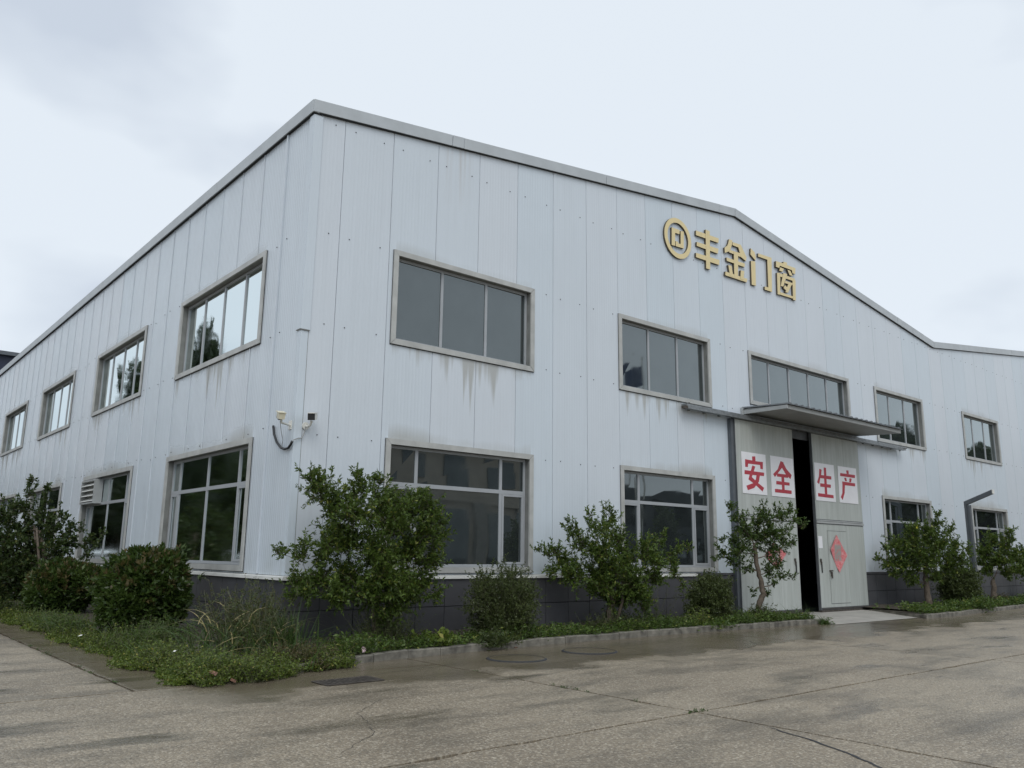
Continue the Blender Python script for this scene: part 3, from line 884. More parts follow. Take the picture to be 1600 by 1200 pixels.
# ------------------------------------------------------------------ cameras, cable, louvre box
t = thing('security_camera', (0, 0.13, 3.43), 'cream box camera on a wall arm, looking away along the side wall', 'camera', 'cameras at the building corner')
mb = MB(); mb.box(-0.02, 0.0, 0.08, 0.18, 3.36, 3.50); mb.build('mount_plate', M_WHITE, t)
mb = MB(); mb.tube([(-0.01, .13, 3.42), (-0.12, .06, 3.43), (-0.22, .0, 3.43), (-0.24, -.02, 3.47)], .018, 8); mb.build('arm', M_WHITE, t)
mb = MB()
M0 = Matrix.Translation((-0.25, -0.02, 3.54)) @ Matrix.Rotation(R(-14), 4, 'Z') @ Matrix.Rotation(R(14), 4, 'X')
def obox(mb, M, x0, x1, y0, y1, z0, z1, tp=1.0):
    mb.hexa([tuple(M @ Vector(p)) for p in ((x0*tp, y0, z0), (x1*tp, y0, z0), (x1*tp, y1, z0), (x0*tp, y1, z0), (x0, y0, z1), (x1, y0, z1), (x1, y1, z1), (x0, y1, z1))])
obox(mb, M0, -.05, .05, -.12, .10, -.05, .045, .86); obox(mb, M0, -.058, .058, -.13, .15, .046, .058)
mb.build('housing', M_CREAM, t)
mb = MB(); obox(mb, M0, -.044, .044, .101, .125, -.058, .042); obox(mb, M0, -.03, .03, .0, .09, -.075, -.051); mb.build('lens_face', M_BLACK, t)
t = thing('security_camera', (0.18, 0, 3.43), 'white camera with black square face turned to the yard, on the corner flashing', 'camera', 'cameras at the building corner')
mb = MB(); mb.tube([(0.18, 0, 3.42), (0.18, -.03, 3.42)], .06, 14); mb.build('mount_plate', M_WHITE, t)
mb = MB(); mb.tube([(0.18, -.03, 3.42), (0.18, -.09, 3.40), (0.19, -.16, 3.42), (0.19, -.20, 3.48)], .02, 8); mb.build('arm', M_WHITE, t)
M1 = Matrix.Translation((0.19, -0.22, 3.55)) @ Matrix.Rotation(R(-38), 4, 'Z') @ Matrix.Rotation(R(10), 4, 'X')
mb = MB(); obox(mb, M1, -.052, .052, -.085, .13, -.05, .05); obox(mb, M1, -.06, .06, -.12, .13, .051, .063); mb.build('housing', M_WHITE, t)
mb = MB(); obox(mb, M1, -.056, .056, -.10, -.086, -.056, .0505)
mb.build('lens_face', M_BLACK, t)
cab = MB()
cab.tube([(-.03, .73, 3.48), (-.035, .66, 3.33), (-.04, .53, 3.19), (-.04, .36, 3.085), (-.04, .22, 3.05), (-.04, .09, 3.055), (-.045, .0, 3.10), (-.045, -.05, 3.15)], .021, 8)
o = tag(cab.build('conduit', M_BLACK, None, (-.03, .3, 3.05), smooth=True), 'black sagging cable conduit below the two corner cameras', 'cable')
cab = MB()
cab.tube([(-.045, -.05, 3.15), (-.02, -.05, 3.18), (.06, -.035, 3.21), (.12, -.03, 3.22), (.145, -.03, 3.27), (.165, -.03, 3.33), (.17, -.03, 3.40)], .009, 6)
cab.tube([(-.24, 0.02, 3.45), (-.16, .12, 3.3), (-.06, .26, 3.2), (-.04, .33, 3.10)], .005, 5)
cab.build('thin_wire', M_GREY, o)

t = thing('louvre_box', (0.0, 11.9, 2.62), 'grey louvred exhaust box fixed in the upper corner of a side window', 'exhaust box')
mb = MB()
mb.box(-.10, .11, 11.25, 11.30, 2.62, 3.25); mb.box(-.10, .11, 12.55, 12.60, 2.62, 3.25); mb.box(-.10, .11, 11.30, 12.55, 2.62, 2.66); mb.box(-.10, .11, 11.30, 12.55, 3.21, 3.25); mb.box(.06, .10, 11.30, 12.55, 2.66, 3.21)
mb.build('case', M_GREY, t)
for k in range(4):
    z = 2.68+k*.135
    mb = MB(); mb.hexa([(-.115, 11.31, z), (-.10, 11.31, z), (-.10, 12.54, z), (-.115, 12.54, z), (.03, 11.31, z+.10), (.045, 11.31, z+.10), (.045, 12.54, z+.10), (.03, 12.54, z+.10)])
    mb.build('louvre_slat', M_DRIP, t)

# ------------------------------------------------------------------ lamp post
t = thing('lamp_post', (23.12, -1.0, 0), 'dark grey square lamp post with one slanting arm among the shrubs', 'lamp post')
mb = MB()
for o_ in (0, .075): mb.box(23.03, 23.17, -1.09+o_*1.3, -1.025+o_*1.3, 0.0, 3.22)
mb.box(23.05, 23.15, -1.03, -.985, 0, 3.2)
mb.build('post', M_POST, t)
mb = MB()
for zz in (0, .075):
    mb.hexa([(23.03, -0.925, 3.20+zz*.9), (23.17, -0.925, 3.20+zz*.9), (23.17, -1.80, 3.545+zz), (23.03, -1.80, 3.545+zz), (23.03, -0.925, 3.265+zz*.9), (23.17, -0.925, 3.265+zz*.9), (23.17, -1.80, 3.605+zz), (23.03, -1.80, 3.605+zz)])
mb.hexa([(23.05, -0.93, 3.22), (23.15, -0.93, 3.22), (23.15, -1.79, 3.56), (23.05, -1.79, 3.56), (23.05, -0.93, 3.32), (23.15, -0.93, 3.32), (23.15, -1.79, 3.66), (23.05, -1.79, 3.66)])
mb.build('arm', M_POST, t)
mb = MB(); mb.box(23.035, 23.165, -1.83, -1.802, 3.55, 3.68); mb.build('lamp_cover', M_WHITE, t)

# ------------------------------------------------------------------ ground, slabs, kerbs, beds
mb = MB(); mb.quad((-400, -400, -0.06), (400, -400, -0.06), (400, 400, -0.06), (-400, 400, -0.06))
M_JOINT = simple('joint_dirt', (0.035, 0.033, 0.028), 0.95, 0, 0.4, 8)
tag(mb.build('ground', M_JOINT), kind='structure')
yard = bpy.data.objects.new('concrete_yard', None); COL.objects.link(yard); tag(yard, kind='structure')
nrng = np.random.default_rng(11)
def slab(x0, x1, y0, y1):
    g = 0.017
    def edge(p, q):
        n = max(2, min(60, int(math.hypot(q[0]-p[0], q[1]-p[1])/0.22)))
        nx, ny = (q[1]-p[1]), -(q[0]-p[0]); L = math.hypot(nx, ny)
        out = []
        for k in range(n):
            f = k/n; j = nrng.normal(0, 0.006) if k else 0
            if nrng.random() < .10: j -= abs(nrng.normal(0, 0.018))
            out.append((p[0]+(q[0]-p[0])*f+nx/L*j, p[1]+(q[1]-p[1])*f+ny/L*j))
        return out
    c = [(x0+g, y0+g), (x1-g, y0+g), (x1-g, y1-g), (x0+g, y1-g)]
    pl = sum((edge(c[k], c[(k+1) % 4]) for k in range(4)), [])
    mb = MB(); n = len(pl)
    mb.v = [(x, y, 0.0) for x, y in pl] + [(x, y, -0.05) for x, y in pl]
    mb.f = [tuple(range(n))] + [(k, n+k, n+(k+1) % n, (k+1) % n) for k in range(n)]
    mb.mi = [0]*len(mb.f)
    mb.build('slab', M_CONC, yard)
XS = [-13, 1.0, 8.1, 15.2, 22.3, 29.4, 36.5, 60]
YS = [-60, -38, -22, -13.9, -6.92, 0.0]
for a, b in zip(XS[:-1], XS[1:]):
    for c, d in zip(YS[:-1], YS[1:]): slab(a, b, c, d if not (a == -13 and d == 0) else -2.66)
slab(-2.85, 1.0, -2.66, 0.0)
slab(-2.85, 0.0, 0.0, 12); slab(-2.85, 0, 12, 24); slab(-2.85, 0, 24, 60)
LX = [-40, -24, -16.5, -9.6, -2.85]
LY = [-2.66, 5.2, 13, 21, 30, 45, 75]
for a, b in zip(LX[:-1], LX[1:]):
    for c, d in zip(LY[:-1], LY[1:]): slab(a, b, c, d)
for a, b in ((-40, -26), (-26, -13)):
    for c, d in zip([-60, -38, -22, -13.9, -6.92], [-38, -22, -13.9, -6.92, -2.66]): slab(a, b, c, d)
def crack(pts, w, seed, mat=None, name='crack'):
    rg = random.Random(seed); P = []
    for (p, q) in zip(pts[:-1], pts[1:]):
        n = max(2, int(math.hypot(q[0]-p[0], q[1]-p[1])/0.09))
        for k in range(n):
            f = k/n; P.append((p[0]+(q[0]-p[0])*f+rg.gauss(0, .012), p[1]+(q[1]-p[1])*f+rg.gauss(0, .012)))
    P.append(pts[-1]); mb = MB()
    prev = None
    for k, (x, y) in enumerate(P):
        a = P[max(0, k-1)]; b = P[min(len(P)-1, k+1)]
        nx, ny = -(b[1]-a[1]), (b[0]-a[0]); L = math.hypot(nx, ny)+1e-9
        ww = w*rg.uniform(.45, 1)*min(1, .3+k*.3, .3+(len(P)-1-k)*.3)/2
        cur = ((x+nx/L*ww, y+ny/L*ww, .004), (x-nx/L*ww, y-ny/L*ww, .004))
        if prev: mb.quad(prev[1], cur[1], cur[0], prev[0])
        prev = cur
    mb.build(name, mat or M_JOINT, yard)
crack([(0.93, -7.75), (0.70, -8.4), (0.30, -9.1), (-0.2, -10.2)], .035, 1, M_DARK)
crack([(6.9, -3.7), (7.4, -3.2), (7.2, -2.7)], .012, 2)
crack([(6.9, -3.7), (5.7, -4.0), (5.3, -3.9)], .010, 3)
crack([(8.15, -5.6), (9.3, -5.9), (10.6, -7.3), (11.5, -8.0)], .010, 4)
crack([(-1.0, -4.5), (-1.6, -5.1), (-1.9, -5.9), (-2.5, -6.4)], .006, 5)
crack([(-1.0, -3.15), (0.2, -2.95), (1.4, -2.75)], .008, 6)

# apron ramp at the door
mb = MB()
xs_ = np.linspace(12.2, 18.4, 20)
for a, b in zip(xs_[:-1], xs_[1:]):
    prev = None
    for yy in np.linspace(0.05, -2.15, 12):
        z = 0.006 + 0.05*max(0, min(1, (yy+2.1)/2.0))
        skew = 0.10*(yy/-2.1)
        cur = ((a+skew, yy, z), (b+skew, yy, z))
        if prev: mb.quad(prev[0], prev[1], cur[1], cur[0])
        prev = cur
tag(mb.build('door_apron', M_APRON), kind='structure')

def polyl(pts, x):
    for (a, b), (c, d) in zip(pts[:-1], pts[1:]):
        if a <= x <= c: return b+(d-b)*(x-a)/(c-a)
    return pts[0][1] if x < pts[0][0] else pts[-1][1]
KF = [(-2.4, -2.75), (-1.4, -2.62), (-0.77, -2.34), (0.21, -1.98), (1.8, -1.82), (4.65, -1.64), (8.1, -1.67), (11.14, -1.78), (12.35, -1.82)]
KR = [(16.2, -2.44), (18.3, -2.38), (20.5, -2.2), (24.2, -1.97), (30, -1.9), (40, -1.9)]
kf = thing('kerb', (5, -1.7, 0), 'worn concrete kerb along the planting bed before the front wall', 'kerb')
kr = thing('kerb', (25, -2.0, 0), 'concrete kerb round the planting bed past the sliding door', 'kerb')
def kerb(pts, root, sd, x_from, gap_at=()):
    rg = random.Random(sd)
    x = x_from; end = pts[-1][0]
    while x < end-.2:
        w = rg.choice((.75, .75, .98, .6)); x1 = min(x+w, end)
        if any(a < (x+x1)/2 < b for a, b in gap_at): x = x1; continue
        ya, yb = polyl(pts, x), polyl(pts, x1-.008)
        e = rg.uniform(-.008, .008); h0, h1 = .105+rg.uniform(-.012, .012), .105+rg.uniform(-.012, .012)
        mb = MB(); c = .012
        mb.hexa([(x, ya+e, -.03), (x1-.008, yb+e, -.03), (x1-.008, yb+.12+e, -.03), (x, ya+.12+e, -.03), (x, ya+e, h0-c), (x1-.008, yb+e, h1-c), (x1-.008, yb+.12+e, h1), (x, ya+.12+e, h0)])
        i = len(mb.v)
        mb.hexa([(x, ya+e, h0-c), (x1-.008, yb+e, h1-c), (x1-.008, yb+.12+e, h1-.001), (x, ya+.12+e, h0-.001), (x+.004, ya+c+e, h0), (x1-.012, yb+c+e, h1), (x1-.012, yb+.115+e, h1+.001), (x+.004, ya+.115+e, h0+.001)])
        mb.build('kerb_stone', M_KERB, root)
        x = x1
kerb(KF, kf, 3, -0.9)
kerb(KR, kr, 4, 16.3)
mb = MB(); mb.hexa([(16.2, -2.44, -.03), (16.33, -2.44, -.03), (17.6, -.3, -.03), (17.47, -.3, -.03), (16.2, -2.44, .09), (16.33, -2.44, .09), (17.6, -.3, .08), (17.47, -.3, .08)]); mb.build('kerb_stone', M_KERB, kr)

def hnoise(x, y): return 0.5*math.sin(2.1*x+1.3*y)+0.3*math.sin(4.7*x-3.1*y+1)+0.2*math.sin(9.1*x+7.3*y)
def bed_z(x, y, yk):
    t = min(1, max(0, (y-yk-.1)/.5)); return 0.075 + 0.07*t + 0.03*hnoise(x, y)*t
def bed_front(name, x0, x1, kp, zoff=0):
    mb = MB(); nx = int((x1-x0)/.25); ny = 9
    def pt(i, j):
        x = x0+(x1-x0)*i/nx; yk = polyl(kp, x); y = yk+.10+(0.0-yk-.08)*j/ny
        return (x, y, bed_z(x, y, yk)+zoff)
    for i in range(nx):
        for j in range(ny): mb.quad(pt(i, j), pt(i+1, j), pt(i+1, j+1), pt(i, j+1))
    tag(mb.build(name, M_SOIL, smooth=True), kind='structure')
bed_front('front_bed_soil', 0.0, 12.3, KF)
bed_front('far_bed_soil', 17.4, 40, KR)
mb = MB()
for a, b in ((16.45, 16.9), (16.9, 17.4)):
    def lo(x): return polyl(KR, x)+.1
    def hi(x): return -2.3+(x-16.3)*1.72
    mb.quad((a, lo(a), .075), (b, lo(b), .075), (b, max(hi(b), lo(b)+.02), .09), (a, max(hi(a), lo(a)+.02), .09))
tag(mb.build('bed_corner_soil', M_SOIL), kind='structure')
mb = MB()
def left_edge(y): return -2.22 + 0.07*math.sin(1.7*y)+0.05*math.sin(4.1*y+1)
for i in range(150):
    for j in range(8):
        def pt(i, j):
            y = -2.55+48.5*(i/150)**1.6
            yl = y
            x = left_edge(y)+(0-left_edge(y))*j/8
            if y < -1.9: yl = max(y, polyl(KF, x)+.06)
            e = min(1, j/2.0)
            return (x, yl, 0.012+e*(0.10+0.03*hnoise(x, y)))
        mb.quad(pt(i, j), pt(i, j+1), pt(i+1, j+1), pt(i+1, j))
tag(mb.build('side_bed_soil', M_SOIL, smooth=True), kind='structure')

# manholes, drain grate
def manhole(x, y, lab):
    mb = MB()
    pts = [(x+.40*math.cos(a), y+.40*math.sin(a)) for a in np.linspace(0, 2*math.pi, 41)[:-1]]
    n = 40
    mb.v = [(a, b, .012) for a, b in pts]; mb.f = [tuple(range(n))]; mb.mi = [0]
    o = mb.build('manhole_cover', M_CONC, None, (x, y, 0))
    tag(o, lab, 'manhole cover', 'manhole covers by the kerb')
    mb = MB()
    for k in range(40):
        a, b = 2*math.pi*k/40, 2*math.pi*(k+1)/40
        ro, ri = .432, .40
        P = [(x+r*math.cos(w), y+r*math.sin(w)) for r, w in ((ri, a), (ro, a), (ro, b), (ri, b))]
        mb.hexa([(p[0], p[1], -.02) for p in P] + [(p[0], p[1], z) for p, z in zip(P, (.016, .006, .006, .016))])
    mb.build('rim', M_DARK, o)
manhole(2.27, -2.82, 'round silted manhole cover beside the twiggy shrub at the kerb')
manhole(3.82, -2.74, 'round manhole cover before the spreading tree, farther along the kerb')
t = thing('drain_grate', (-0.7, -3.33, 0), 'dark rectangular drain grate in the wet concrete near the corner', 'drain grate')
mb = MB()
gx0, gx1, gy0, gy1 = -1.08, -.34, -3.52, -3.14
mb.quad((gx0, gy0, .005), (gx1, gy0, .005), (gx1, gy1, .005), (gx0, gy1, .005)); mb.build('pit', M_DARK, t)
mb = MB(); w = .025
mb.box(gx0, gx1, gy0, gy0+w, .006, .014); mb.box(gx0, gx1, gy1-w, gy1, .006, .014); mb.box(gx0, gx0+w, gy0+w, gy1-w, .006, .014); mb.box(gx1-w, gx1, gy0+w, gy1-w, .006, .014)
mb.build('frame', M_RUST, t)
for k in range(13):
    x = gx0+.05+k*.052
    mb = MB(); mb.box(x, x+.022, gy0+w, gy1-w, .007, .013); mb.build('grate_bar', M_RUST, t)

# ------------------------------------------------------------------ far and opposite buildings (mostly seen as reflections)
t = thing('dark_warehouse', (10, 62, 0), 'dark navy warehouse roof rising behind the far end of the white factory', 'warehouse')
mb = MB(); mb.box(1.5, 20, 62, 92, 0, 16.3); mb.build('wall', M_NAVY, t)
mb = MB(); mb.box(1, 20.5, 61.6, 92.4, 16.3, 16.6); mb.build('roof', M_POST, t)

t = thing('office_building', (31, -36, 0), 'beige office block with pilasters across the yard', 'building')
mb = MB(); mb.box(20, 43, -50, -36, 0, 12); mb.box(19.6, 43.4, -50.4, -35.4, 12, 12.5); mb.box(19.8, 43.2, -50, -35.7, 5.2, 5.7); mb.build('wall', M_BEIGE, t)
for k in range(7):
    x = 20.5+k*3.6
    mb = MB(); mb.box(x, x+.8, -35.99, -35.55, 0, 5.2); mb.build('pilaster', M_APRON, t)
    if k < 6:
        for z0, z1 in ((.6, 4.6), (6.4, 8.2), (9.2, 11)):
            mb = MB(); mb.box(x+1.3, x+3.1, -35.98, -35.9, z0, z1); mb.build('window', M_GLASS, t)
t = thing('low_office', (54, -38, 0), 'grey low office beside the beige block across the yard', 'building')
mb = MB(); mb.box(46, 64, -52, -38, 0, 7.2); mb.build('wall', M_POST, t)
for k in range(5):
    mb = MB(); mb.box(47+k*3.4, 49.2+k*3.4, -38.0, -37.9, 4.2, 6.2); mb.build('window', M_GLASS, t)
    mb = MB(); mb.box(47+k*3.4, 49.2+k*3.4, -38.0, -37.9, .8, 2.8); mb.build('window', M_GLASS, t)
t = thing('flag_pole', (48.75, -35, 0), 'tall flag pole with a blue flag across the yard', 'flag pole')
mb = MB(); mb.tube([(48.75, -35, 0), (48.75, -35, 19)], .07, 8); mb.build('pole', M_WHITE, t)
M_FLAG = simple('blue_flag', (0.012, 0.035, 0.14), 0.7)
mb = MB()
for k in range(12):
    def fp(k, j): return (48.68-k*.165, -35+.15*math.sin(k*.9), 18.3-j*1.7-k*.07-.1*math.sin(k*.7))
    mb.quad(fp(k, 1), fp(k+1, 1), fp(k+1, 0), fp(k, 0))
mb.build('flag', M_FLAG, t)
T_A=([(1.03, -1.1, 0.07, 0.066), (0.98, -1.08, 0.41, 0.057), (1.0, -1.09, 0.73, 0.048), (0.94, -1.07, 1.11, 0.034)],
 [(0.05, -0.89, 2.36, 0.228), (-0.07, -0.86, 2.49, 0.114), (0.38, -0.79, 2.14, 0.271), (0.65, -0.98, 2.34, 0.214), (0.62, -0.97, 2.58, 0.088), (0.99, -0.98, 2.51, 0.119), (0.52, -1.15, 1.95, 0.304), (1.09, -0.91, 2.17, 0.279), (1.09, -1.22, 1.82, 0.33), (1.48, -1.14, 2.08, 0.26), (1.62, -1.18, 2.33, 0.101), (1.72, -1.32, 2.09, 0.2), (1.62, -1.39, 1.74, 0.257), (1.9, -1.38, 1.94, 0.121), (1.91, -1.38, 1.65, 0.12), (0.57, -0.8, 1.57, 0.329), (0.19, -0.94, 1.48, 0.244), (-0.06, -0.76, 1.54, 0.113), (-0.1, -0.74, 1.36, 0.131), (-0.34, -0.67, 1.41, 0.084), (-0.45, -0.63, 1.43, 0.046), (0.84, -1.3, 1.39, 0.341), (1.5, -1.15, 1.4, 0.337), (1.79, -1.34, 1.3, 0.218), (0.21, -0.74, 1.06, 0.246), (-0.14, -0.84, 0.97, 0.184), (0.67, -0.78, 1.06, 0.29), (0.92, -1.38, 0.98, 0.32), (1.65, -1.14, 0.96, 0.258), (1.86, -1.36, 0.82, 0.138), (0.3, -1.18, 0.8, 0.184), (1.17, -1.35, 0.7, 0.19), (-0.09, -0.96, 0.83, 0.128), (-0.26, -0.9, 0.8, 0.091)])
T_B=([(6.18, -1.0, 0.19, 0.085), (6.15, -0.98, 0.43, 0.079), (6.22, -1.02, 0.62, 0.073), (6.19, -1.0, 0.9, 0.049)],
 [(6.17, -0.99, 2.28, 0.112), (6.26, -0.93, 2.1, 0.15), (6.08, -0.95, 1.91, 0.197), (5.85, -0.84, 2.03, 0.148), (5.81, -0.82, 2.21, 0.086), (6.39, -0.99, 1.74, 0.224), (5.5, -0.67, 1.84, 0.146), (5.42, -0.63, 2.0, 0.085), (5.6, -0.82, 1.66, 0.218), (5.22, -0.52, 1.48, 0.145), (5.05, -0.44, 1.48, 0.096), (4.9, -0.37, 1.53, 0.072), (5.46, -0.53, 1.3, 0.243), (5.81, -1.04, 1.49, 0.314), (6.53, -0.95, 1.31, 0.349), (6.78, -1.3, 1.5, 0.248), (7.09, -1.45, 1.69, 0.125), (7.15, -1.48, 1.84, 0.075), (6.8, -1.53, 1.38, 0.221), (7.26, -1.54, 1.45, 0.125), (7.47, -1.64, 1.54, 0.088), (7.65, -1.72, 1.61, 0.063), (5.41, -0.84, 1.08, 0.286), (5.16, -0.5, 1.13, 0.168), (6.17, -0.77, 1.07, 0.346), (6.38, -1.32, 0.96, 0.339), (7.04, -1.31, 1.02, 0.249), (6.32, -0.96, 0.65, 0.294), (6.55, -1.4, 0.67, 0.242), (6.8, -1.31, 0.46, 0.147), (5.9, -0.86, 0.78, 0.145), (7.38, -1.59, 1.08, 0.112), (7.5, -1.65, 0.9, 0.087), (7.32, -1.56, 1.23, 0.125)])
T_C=([(10.77, -1.2, 0.25, 0.085), (10.76, -1.2, 0.43, 0.078), (10.86, -1.26, 0.66, 0.079), (10.81, -1.23, 0.98, 0.065), (10.75, -1.19, 1.33, 0.06), (10.72, -1.17, 1.76, 0.051)],
 [(10.29, -0.91, 2.53, 0.116), (10.4, -0.97, 2.29, 0.174), (10.56, -1.07, 2.04, 0.26), (10.9, -1.28, 2.33, 0.233), (10.93, -1.3, 2.55, 0.088), (11.23, -1.48, 2.34, 0.204), (11.46, -1.63, 2.49, 0.117), (11.56, -1.69, 2.32, 0.117), (11.75, -1.8, 2.18, 0.088), (10.33, -0.93, 1.82, 0.173), (10.1, -0.79, 1.82, 0.086), (10.06, -0.77, 1.58, 0.115), (9.93, -0.68, 1.41, 0.071), (10.21, -0.86, 1.47, 0.172), (10.39, -1.08, 1.58, 0.258), (10.87, -1.14, 1.87, 0.32), (10.98, -1.45, 1.93, 0.289), (11.38, -1.58, 2.05, 0.146), (11.06, -1.38, 1.55, 0.202), (11.26, -1.51, 1.74, 0.174), (11.53, -1.67, 1.77, 0.102), (10.33, -0.93, 1.26, 0.115), (10.59, -1.09, 1.22, 0.143), (10.98, -1.33, 1.15, 0.173), (11.23, -1.49, 1.1, 0.144), (11.46, -1.63, 1.02, 0.072), (11.09, -1.4, 0.89, 0.086), (10.67, -1.14, 0.7, 0.071), (10.95, -1.31, 0.64, 0.057), (11.18, -1.45, 1.34, 0.144)])
T_D=([(19.21, -1.2, 0.25, 0.11), (19.2, -1.19, 0.64, 0.101), (19.19, -1.18, 1.0, 0.083), (19.2, -1.19, 1.36, 0.056)],
 [(19.61, -1.5, 2.74, 0.113), (19.54, -1.45, 2.46, 0.187), (18.97, -1.01, 2.27, 0.224), (19.44, -1.25, 2.13, 0.3), (19.84, -1.67, 2.28, 0.187), (18.63, -0.76, 1.81, 0.26), (18.33, -0.52, 1.75, 0.13), (18.11, -0.36, 1.45, 0.111), (18.37, -0.56, 1.35, 0.222), (19.01, -1.04, 1.76, 0.371), (19.33, -1.54, 1.76, 0.369), (20.03, -1.69, 1.77, 0.243), (18.81, -0.76, 1.32, 0.334), (19.0, -1.28, 1.36, 0.404), (19.95, -1.51, 1.37, 0.337), (20.07, -1.85, 1.41, 0.223), (18.5, -0.66, 1.03, 0.184), (18.87, -0.94, 0.91, 0.221), (19.43, -1.37, 0.97, 0.222), (20.24, -1.98, 1.65, 0.149)])
T_E=([(24.26, -1.1, 0.15, 0.125), (24.28, -1.11, 0.56, 0.105), (24.29, -1.12, 0.87, 0.084)],
 [(24.84, -1.58, 2.38, 0.127), (24.77, -1.52, 2.11, 0.212), (24.35, -1.18, 2.1, 0.254), (24.74, -1.36, 1.8, 0.297), (24.15, -1.01, 1.69, 0.295), (24.0, -0.89, 1.37, 0.21), (24.35, -1.3, 1.38, 0.377), (24.99, -1.57, 1.49, 0.296), (24.93, -1.65, 1.14, 0.21), (24.19, -1.04, 1.07, 0.252), (24.62, -1.4, 1.01, 0.252)])
T_F=([(28.48, -1.0, 0.09, 0.138), (28.5, -1.02, 0.72, 0.092)],
 [(28.24, -0.8, 1.8, 0.186), (28.31, -0.85, 1.5, 0.325), (28.67, -1.16, 1.62, 0.371), (28.15, -0.72, 1.16, 0.231), (28.38, -0.91, 0.94, 0.323), (28.9, -1.36, 1.28, 0.37), (28.62, -1.12, 2.08, 0.279)])
T_G=([(-1.3, 9.24, 0.22, 0.1), (-1.28, 9.23, 0.71, 0.087), (-1.43, 9.3, 1.27, 0.072), (-1.58, 9.38, 1.84, 0.044)],
 [(-1.84, 9.52, 2.96, 0.088), (-1.86, 9.52, 2.67, 0.117), (-1.92, 9.55, 2.33, 0.175), (-1.54, 9.36, 2.78, 0.088), (-1.53, 9.36, 2.49, 0.132), (-1.62, 9.4, 2.2, 0.175), (-2.06, 9.63, 2.26, 0.203), (-2.28, 9.74, 2.11, 0.231), (-2.55, 9.88, 1.96, 0.36), (-1.8, 9.72, 1.84, 0.322), (-1.44, 9.31, 1.91, 0.234), (-1.19, 9.18, 2.14, 0.147), (-1.02, 9.09, 1.92, 0.117), (-0.84, 9.0, 1.88, 0.088), (-0.96, 9.06, 1.56, 0.146), (-0.77, 8.96, 1.57, 0.117), (-0.64, 8.89, 1.64, 0.074), (-0.67, 8.91, 1.35, 0.132), (-0.51, 8.83, 1.57, 0.074), (-1.11, 9.14, 1.63, 0.205), (-1.31, 9.02, 1.42, 0.288), (-1.63, 9.63, 1.34, 0.38), (-2.12, 9.54, 1.54, 0.373), (-2.47, 9.84, 1.26, 0.429), (-1.96, 9.35, 0.99, 0.341), (-1.51, 9.35, 0.92, 0.317), (-0.95, 9.28, 1.06, 0.206), (-2.18, 9.69, 0.7, 0.371), (-2.52, 9.86, 0.63, 0.397), (-0.81, 8.99, 0.99, 0.146), (-1.76, 9.47, 0.5, 0.258), (-0.41, 8.78, 1.79, 0.059)])
# ------------------------------------------------------------------ planting
def unit(v): return v/(np.linalg.norm(v, axis=-1, keepdims=True)+1e-9)

def leaf_faces(g, P, D, L, W, fold=0.25, up=0.6):
    """kite-shaped leaves: P base points, D directions (n,3)"""
    n = len(P)
    D = unit(D)
    N = unit(g.normal(size=(n, 3)) + np.array([0, 0, up]))
    S = unit(np.cross(D, N)); N = unit(np.cross(S, D))
    L = np.broadcast_to(L, (n,))[:, None]; W = np.broadcast_to(W, (n,))[:, None]
    mid = P + D*L*0.48
    V = np.empty((n, 4, 3))
    V[:, 0] = P; V[:, 2] = P + D*L - N*L*0.10
    V[:, 1] = mid + S*W*0.5 + N*W*fold; V[:, 3] = mid - S*W*0.5 + N*W*fold
    return V

def blade_faces(g, P, D, L, W, segs=4, droop=0.6):
    """arching grass blades, returns (n*segs,4,3)"""
    n = len(P); D = unit(D)
    S = unit(np.cross(D, np.array([0, 0, 1.0]) + g.normal(size=(n, 3))*.3))
    out = np.empty((n, segs, 4, 3))
    hor = unit(np.concatenate([D[:, :2], np.zeros((n, 1))], 1)+1e-6)
    L = np.broadcast_to(L, (n,)); W = np.broadcast_to(W, (n,)); dr = np.broadcast_to(droop, (n,))
    def at(t): return P + D*(L*t)[:, None] + hor*(L*dr*t*t*.6)[:, None] - np.array([0, 0, 1.0])*(L*dr*t*t*.55)[:, None]
    for k in range(segs):
        t0, t1 = k/segs, (k+1)/segs
        a, b = at(t0), at(t1)
        w0 = (W*(1-t0**2)*.5)[:, None]; w1 = (W*(1-t1**2)*.5+.0004)[:, None]
        out[:, k, 0] = a-S*w0; out[:, k, 1] = a+S*w0; out[:, k, 2] = b+S*w1; out[:, k, 3] = b-S*w1
    return out.reshape(-1, 4, 3)

def twig_faces(A, B_, r0, r1):
    """three-sided sticks as quads"""
    n = len(A); D = unit(B_-A)
    s = unit(np.cross(D, np.array([0.3, 0.2, 0.9]))); t = np.cross(D, s)
    r0 = np.broadcast_to(r0, (n,))[:, None]; r1 = np.broadcast_to(r1, (n,))[:, None]
    out = np.empty((n, 3, 4, 3))
    for k in range(3):
        a0, a1 = 2*np.pi*k/3, 2*np.pi*(k+1)/3
        o0 = s*np.cos(a0)+t*np.sin(a0); o1 = s*np.cos(a1)+t*np.sin(a1)
        out[:, k, 0] = A+o0*r0; out[:, k, 1] = A+o1*r0; out[:, k, 2] = B_+o1*r1; out[:, k, 3] = B_+o0*r1
    return out.reshape(-1, 4, 3)

